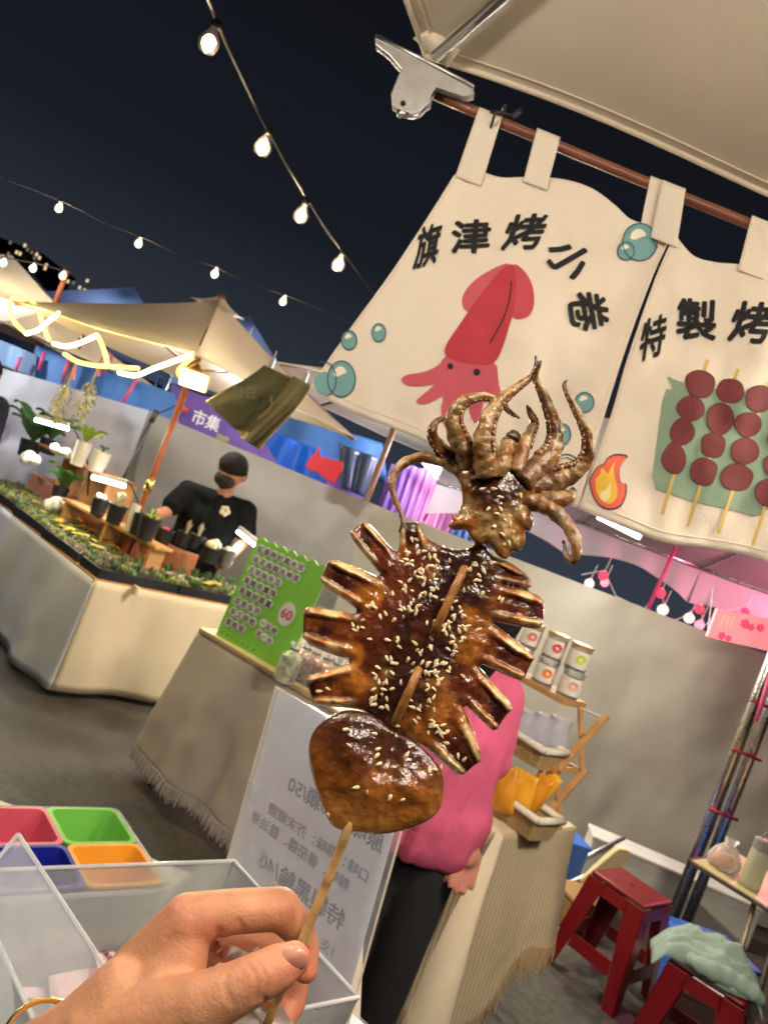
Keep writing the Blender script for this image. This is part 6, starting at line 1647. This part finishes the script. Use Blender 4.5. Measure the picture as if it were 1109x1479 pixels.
# lilac striped curtain
for k, (xa, xb, cc) in enumerate(((536, 560, (150, 110, 196)), (560, 584, (190, 140, 214)), (584, 606, (214, 150, 206)), (606, 628, (226, 160, 200)), (628, 650, (206, 140, 190)), (650, 668, (110, 170, 232)), (668, 700, (150, 196, 240)))):
    y0 = 668 + (xa - 545) * .05; nm = ('violet', 'lilac', 'orchid', 'rose', 'mauve', 'sky blue', 'pale blue')[k]
    hang_panel('striped_curtain', nm + ' strip of the striped curtain seen beside the squid', 'curtain', [(xa + 30, y0 + 2), (xb + 30, y0 + 10), (xb - 6, 800), (xa - 6, 780)], 8.2 + .02 * k, M('stripe_%d' % k, lin(*cc), rough=.6, var=.08, thin=.25, wave=6.), .01, 6, .04)
hang_panel('lattice_panel', 'white mesh panel above the striped curtain', 'panel', [(600, 660), (700, 690), (690, 750), (640, 700)], 8.0, M('white_mesh', lin(220, 214, 224), rough=.6, thin=.3))
# pink lit tent over the right-hand stalls
tent_w = M('white_tent', lin(226, 220, 222), rough=.6, var=.05, scale=2, thin=.25)
tp = thing('pink_tent', 'white tent roof glowing pink above the grey tarpaulin wall', 'tent', (2.3, 6.2, 0))
fe = [Vector((.35, 6.9, 2.02)), Vector((1.6, 6.6, 2.12)), Vector((2.6, 6.3, 2.10)), Vector((4.6, 5.8, 2.10))]
ne = [Vector((.2, 4.3, 2.42)), Vector((1.3, 4.1, 2.55)), Vector((2.4, 4.0, 2.62)), Vector((4.2, 3.7, 2.65))]
for k in range(3):
    def rf(a, b, k=k):
        p = fe[k].lerp(fe[k + 1], a).lerp(ne[k].lerp(ne[k + 1], a), b); p.z -= .06 * math.sin(math.pi * a) * math.sin(math.pi * b); return p
    mk('roof_panel', sheet(rf, 12, 12), tent_w, tp, smooth=True)
    def vf(a, b, k=k):
        p = fe[k].lerp(fe[k + 1], a); p.z -= b * (.30 - .13 * math.sin(math.pi * a)); p.y += .03 * math.sin(a * 20) * b; return p
    mk('valance', sheet(vf, 24, 4), tent_w, tp, smooth=True)
    mk('rafter', tube([fe[k + 1], ne[k + 1]], .018, 8), alum, tp, smooth=True)
    mk('eave_tube', tube([fe[k] + Vector((0, -.03, 0)), fe[k + 1] + Vector((0, -.03, 0))], .018, 8), alum, tp, smooth=True)
# lanterns on cords
lr, lwh = M('red_lantern', (.75, .04, .08), rough=.5, emit=.7, ecol=(1., .06, .12)), M('white_lantern', (.8, .78, .72), rough=.5, emit=.6, ecol=(1., .9, .78))
lpk = M('pink_lantern', (.8, .3, .36), rough=.5, emit=.6, ecol=(1., .4, .46))
for k, (px, py, r, m_, nm) in enumerate(((851, 843, 7, lwh, 'white round lantern at the end of the garland'), (871, 832, 7, lr, 'red round lantern next to the end of the garland'), (873, 842, 6, lpk, 'pink round lantern below a red one at the garland end'), (957, 881, 8, lwh, 'white round lantern by the pink strap'), (954, 857, 7, lr, 'red round lantern by the pink strap'),
                                          (995, 893, 7.5, lwh, 'white round lantern between two cords'), (1010, 880, 6.5, lr, 'red round lantern above a pink one'), (1010, 903, 7, lpk, 'pink round lantern beside the pink sign'), (1076, 883, 6, lr, 'small red lantern over the pink sign'))):
    c = W(px, py, 6.0); t = thing('paper_lantern', nm, 'lantern', c, 'paper lanterns of the garland'); r_ = r * 6.0 / F
    mk('globe', ball(c, r_, 16, 12), m_, t, smooth=True)
    mk('cap', lathe(c + Vector((0, 0, r_ * .92)), [(0, .012), (.012, .012), (.014, 0), (0, 0)], 10), lampwhite, t)
    mk('cord', tube([c + Vector((0, 0, r_)), c + Vector((.01, 0, r_ + .12))], .004, 5), lampwhite, t)
mk('garland_cord', tube([W(x, y, 6.0) for x, y in ((840, 830), (872, 824), (890, 862), (930, 880), (955, 848), (962, 900), (985, 892), (1012, 872), (1016, 905), (1040, 884), (1080, 876))], .005, 5), lampwhite, None, label='thin cord of the lantern garland above the tarpaulin', cat='cord', origin=W(840, 830, 6.))
sg = thing('pink_sign', 'glowing pink banner sign with red flowers beside the lanterns', 'sign', W(1080, 920, 4.5))
sq_ = [W(1036, 879, 4.5), W(1140, 900, 4.5), W(1128, 945, 4.5), W(1021, 920, 4.5)]
mk('sign_panel', prism(sq_, (0, .03, 0)), M('pink_sign_face', (.9, .30, .32), rough=.5, emit=.55, ecol=(1., .30, .32), var=.25, scale=7), sg, bevel=.004)
for px, py, r in ((1042, 918, .022), (1076, 901, .028), (1084, 906, .022), (1098, 907, .024), (1052, 922, .018)):
    c = W(px, py, 4.48); mk('flower', J(*[ball(c + Vector((math.cos(a) * r * .6, 0, math.sin(a) * r * .6)), (r * .5, .006, r * .5), 8, 6) for a in np.arange(0, 6.2, 1.26)]), lr, sg, smooth=True)
mk('sign_text', lettering('川', W(1049, 898, 4.475), (COS, 0, 0), (0, 0, 1), .085, .02, True), M('sign_cream', lin(250, 190, 150), rough=.6, emit=.4, ecol=(1., .6, .4)), sg)
mk('sign_cord', tube([sq_[3], W(1030, 850, 4.6)], .003, 5), lampwhite, sg)

# ================================================================== string lights and the far tower
bulb_g = clear_plastic('bulb_glass', (1., .93, .82), .10, .03)
def bulb(par, top, size, warm):
    g = glow('filament_%d' % warm, (1., .78, .50) if warm else (1., .93, .80), 16.)
    c = top - Vector((0, 0, size * .55))
    mk('socket', tube([top + Vector((0, 0, size * .28)), top - Vector((0, 0, .0))], size * .16, 10), blackpl, par, smooth=True)
    b = mk('bulb', lathe(top, [(size * .13, 0), (size * .17, -size * .12), (size * .34, -size * .42), (size * .38, -size * .62), (size * .28, -size * .88), (0, -size)], 18), bulb_g, par, smooth=True)
    mk('filament', ball(c, (size * .20, size * .20, size * .34), 12, 8), g, b, smooth=True)
wirem = M('dark_wire', (.016, .014, .012), rough=.5)
def string(label, bulbs, wire, size, warm, energy, every=1):
    t = thing('string_light', label, 'string light', W(*wire[0]))
    mk('wire', tube([W(*p) for p in catmull(wire, 6)], .0065 if size > .08 else .004, 6), wirem, t, smooth=True)
    for i, b in enumerate(bulbs):
        p = W(*b); bulb(t, p + Vector((0, 0, size * .55)), size, warm)
        if energy and i % every == 0: lamp('light', 'POINT', p, energy, (1., .8, .55), t, radius=.04)
    return t
string('string of large warm bulbs running towards the printed curtain', [(302, 60, 2.8), (380, 211, 3.3), (435, 310, 3.9), (489, 381, 4.4)],
       [(285, -40, 2.5), (310, 22, 2.8), (330, 70, 2.9), (365, 145, 3.2), (388, 190, 3.3), (420, 248, 3.6), (443, 286, 3.9), (470, 330, 4.2), (494, 362, 4.4), (545, 430, 4.9)], .10, 1, 24.)
string('farther string of small white bulbs above the plant stall parasol', [(85, 300, 7.), (200, 351, 7.), (310, 395, 7.), (409, 435, 7.)],
       [(-40, 240, 7.), (85, 288, 7.), (145, 318, 7.), (200, 340, 7.), (258, 366, 7.), (310, 385, 7.), (360, 408, 7.), (409, 425, 7.), (520, 470, 7.)], .098, 0, 40., 1)
string('short string of bright bulbs before the lit tower', [(5, 379, 7.6), (48, 387, 7.6), (91, 398, 7.5)], [(-40, 366, 7.6), (5, 372, 7.6), (48, 379, 7.6), (91, 390, 7.5)], .098, 1, 8.)
tw = thing('tower_block', 'distant dark tower block with lit windows beyond the tents', 'building', (-46, 80, 0))
dkw = M('dark_facade', (.02, .022, .026), rough=.8, var=.2)
def P80(px, py): return W(px, py, 80)
mk('facade', box((-54, 84, 6.8), (22, 8, 13.6)), dkw, tw); mk('facade', box((-36.5, 86, 4.6), (14, 8, 9.2)), dkw, tw)
mk('roof_slab', box((-54, 84, 13.8), (22.6, 8.6, .35)), dkw, tw); mk('roof_slab', box((-36.5, 86, 9.3), (14.4, 8.4, .3)), dkw, tw)
winl = glow('lit_window', (1., .72, .42), .55); wind = glow('dim_window', (.9, .7, .5), .12)
for px, py, b_ in ((15, 350, 0), (24, 364, 1), (29, 366, 1), (36, 354, 1), (40, 360, 0), (46, 364, 0), (53, 367, 1), (57, 372, 1), (66, 385, 2), (31, 393, 1), (50, 372, 0), (20, 376, 0), (12, 366, 0), (115, 415, 1), (122, 419, 1), (128, 423, 1), (98, 406, 1), (106, 408, 0), (126, 405, 1), (135, 420, 0), (110, 424, 0)):
    c = W(px, py, 79.5); mk('window', box(c, (.26, .06, .36 if b_ < 2 else .7)), winl if b_ else wind, tw)

# ================================================================== more lamps, most of them unseen and added to light the background
tube_lamp('bright tube lamp under the pink tent, seen below the flame curtain', W(864, 746, 4.5), W(924, 776, 4.5), 13., (1., .93, .82), .3, down=(0, .1, -1), e=16.)
tube_lamp('unseen fill tube lamp added above the snack tables', (.0, 4.55, 2.22), (.45, 4.50, 2.22), 40., (1., .90, .74), .2, down=(0, -.6, -1))  # added tube hidden by the curtain, brightens the snack stall
tube_lamp('unseen fill tube lamp added under the plant stall parasol', (-1.75, 5.30, 2.33), (-1.25, 5.40, 2.33), 50., (.97, .97, 1.), .12, down=(0, .15, -1))  # added tube hidden by the canopy, brightens the plant stall
pendant('pink pendant lamp under the tent roof behind the flame curtain', (3.4, 5.2, 2.25), 60., (1., .25, .42))
pendant('unseen pale fill lamp added in front of the white tarpaulin', (-4.6, 6.4, 2.1), 75., (.92, .94, 1.))  # added out of view to brighten the white tarpaulin
pendant('unseen blue white fill lamp added near the striped curtain', (.35, 7.75, 2.6), 40., (.85, .90, 1.))  # added lamp kept out of sight, fill for the back row
pendant('unseen lamp added for the glow of the slate gazebo behind the flood lamp', (-4.75, 11.4, 2.7), 22., (.9, .94, 1.))  # added so the slate canvas glows from within
pendant('unseen lamp added for the glow of the slate gazebo behind the garments', (-2.75, 10.7, 2.8), 22., (.9, .94, 1.))  # second added lamp behind the glow of the slate canvas
pendant('unseen lilac fill lamp added in front of the striped curtain', (.5, 7.6, 2.2), 22., (1., .75, .95))  # added, hidden lilac fill on the striped curtain
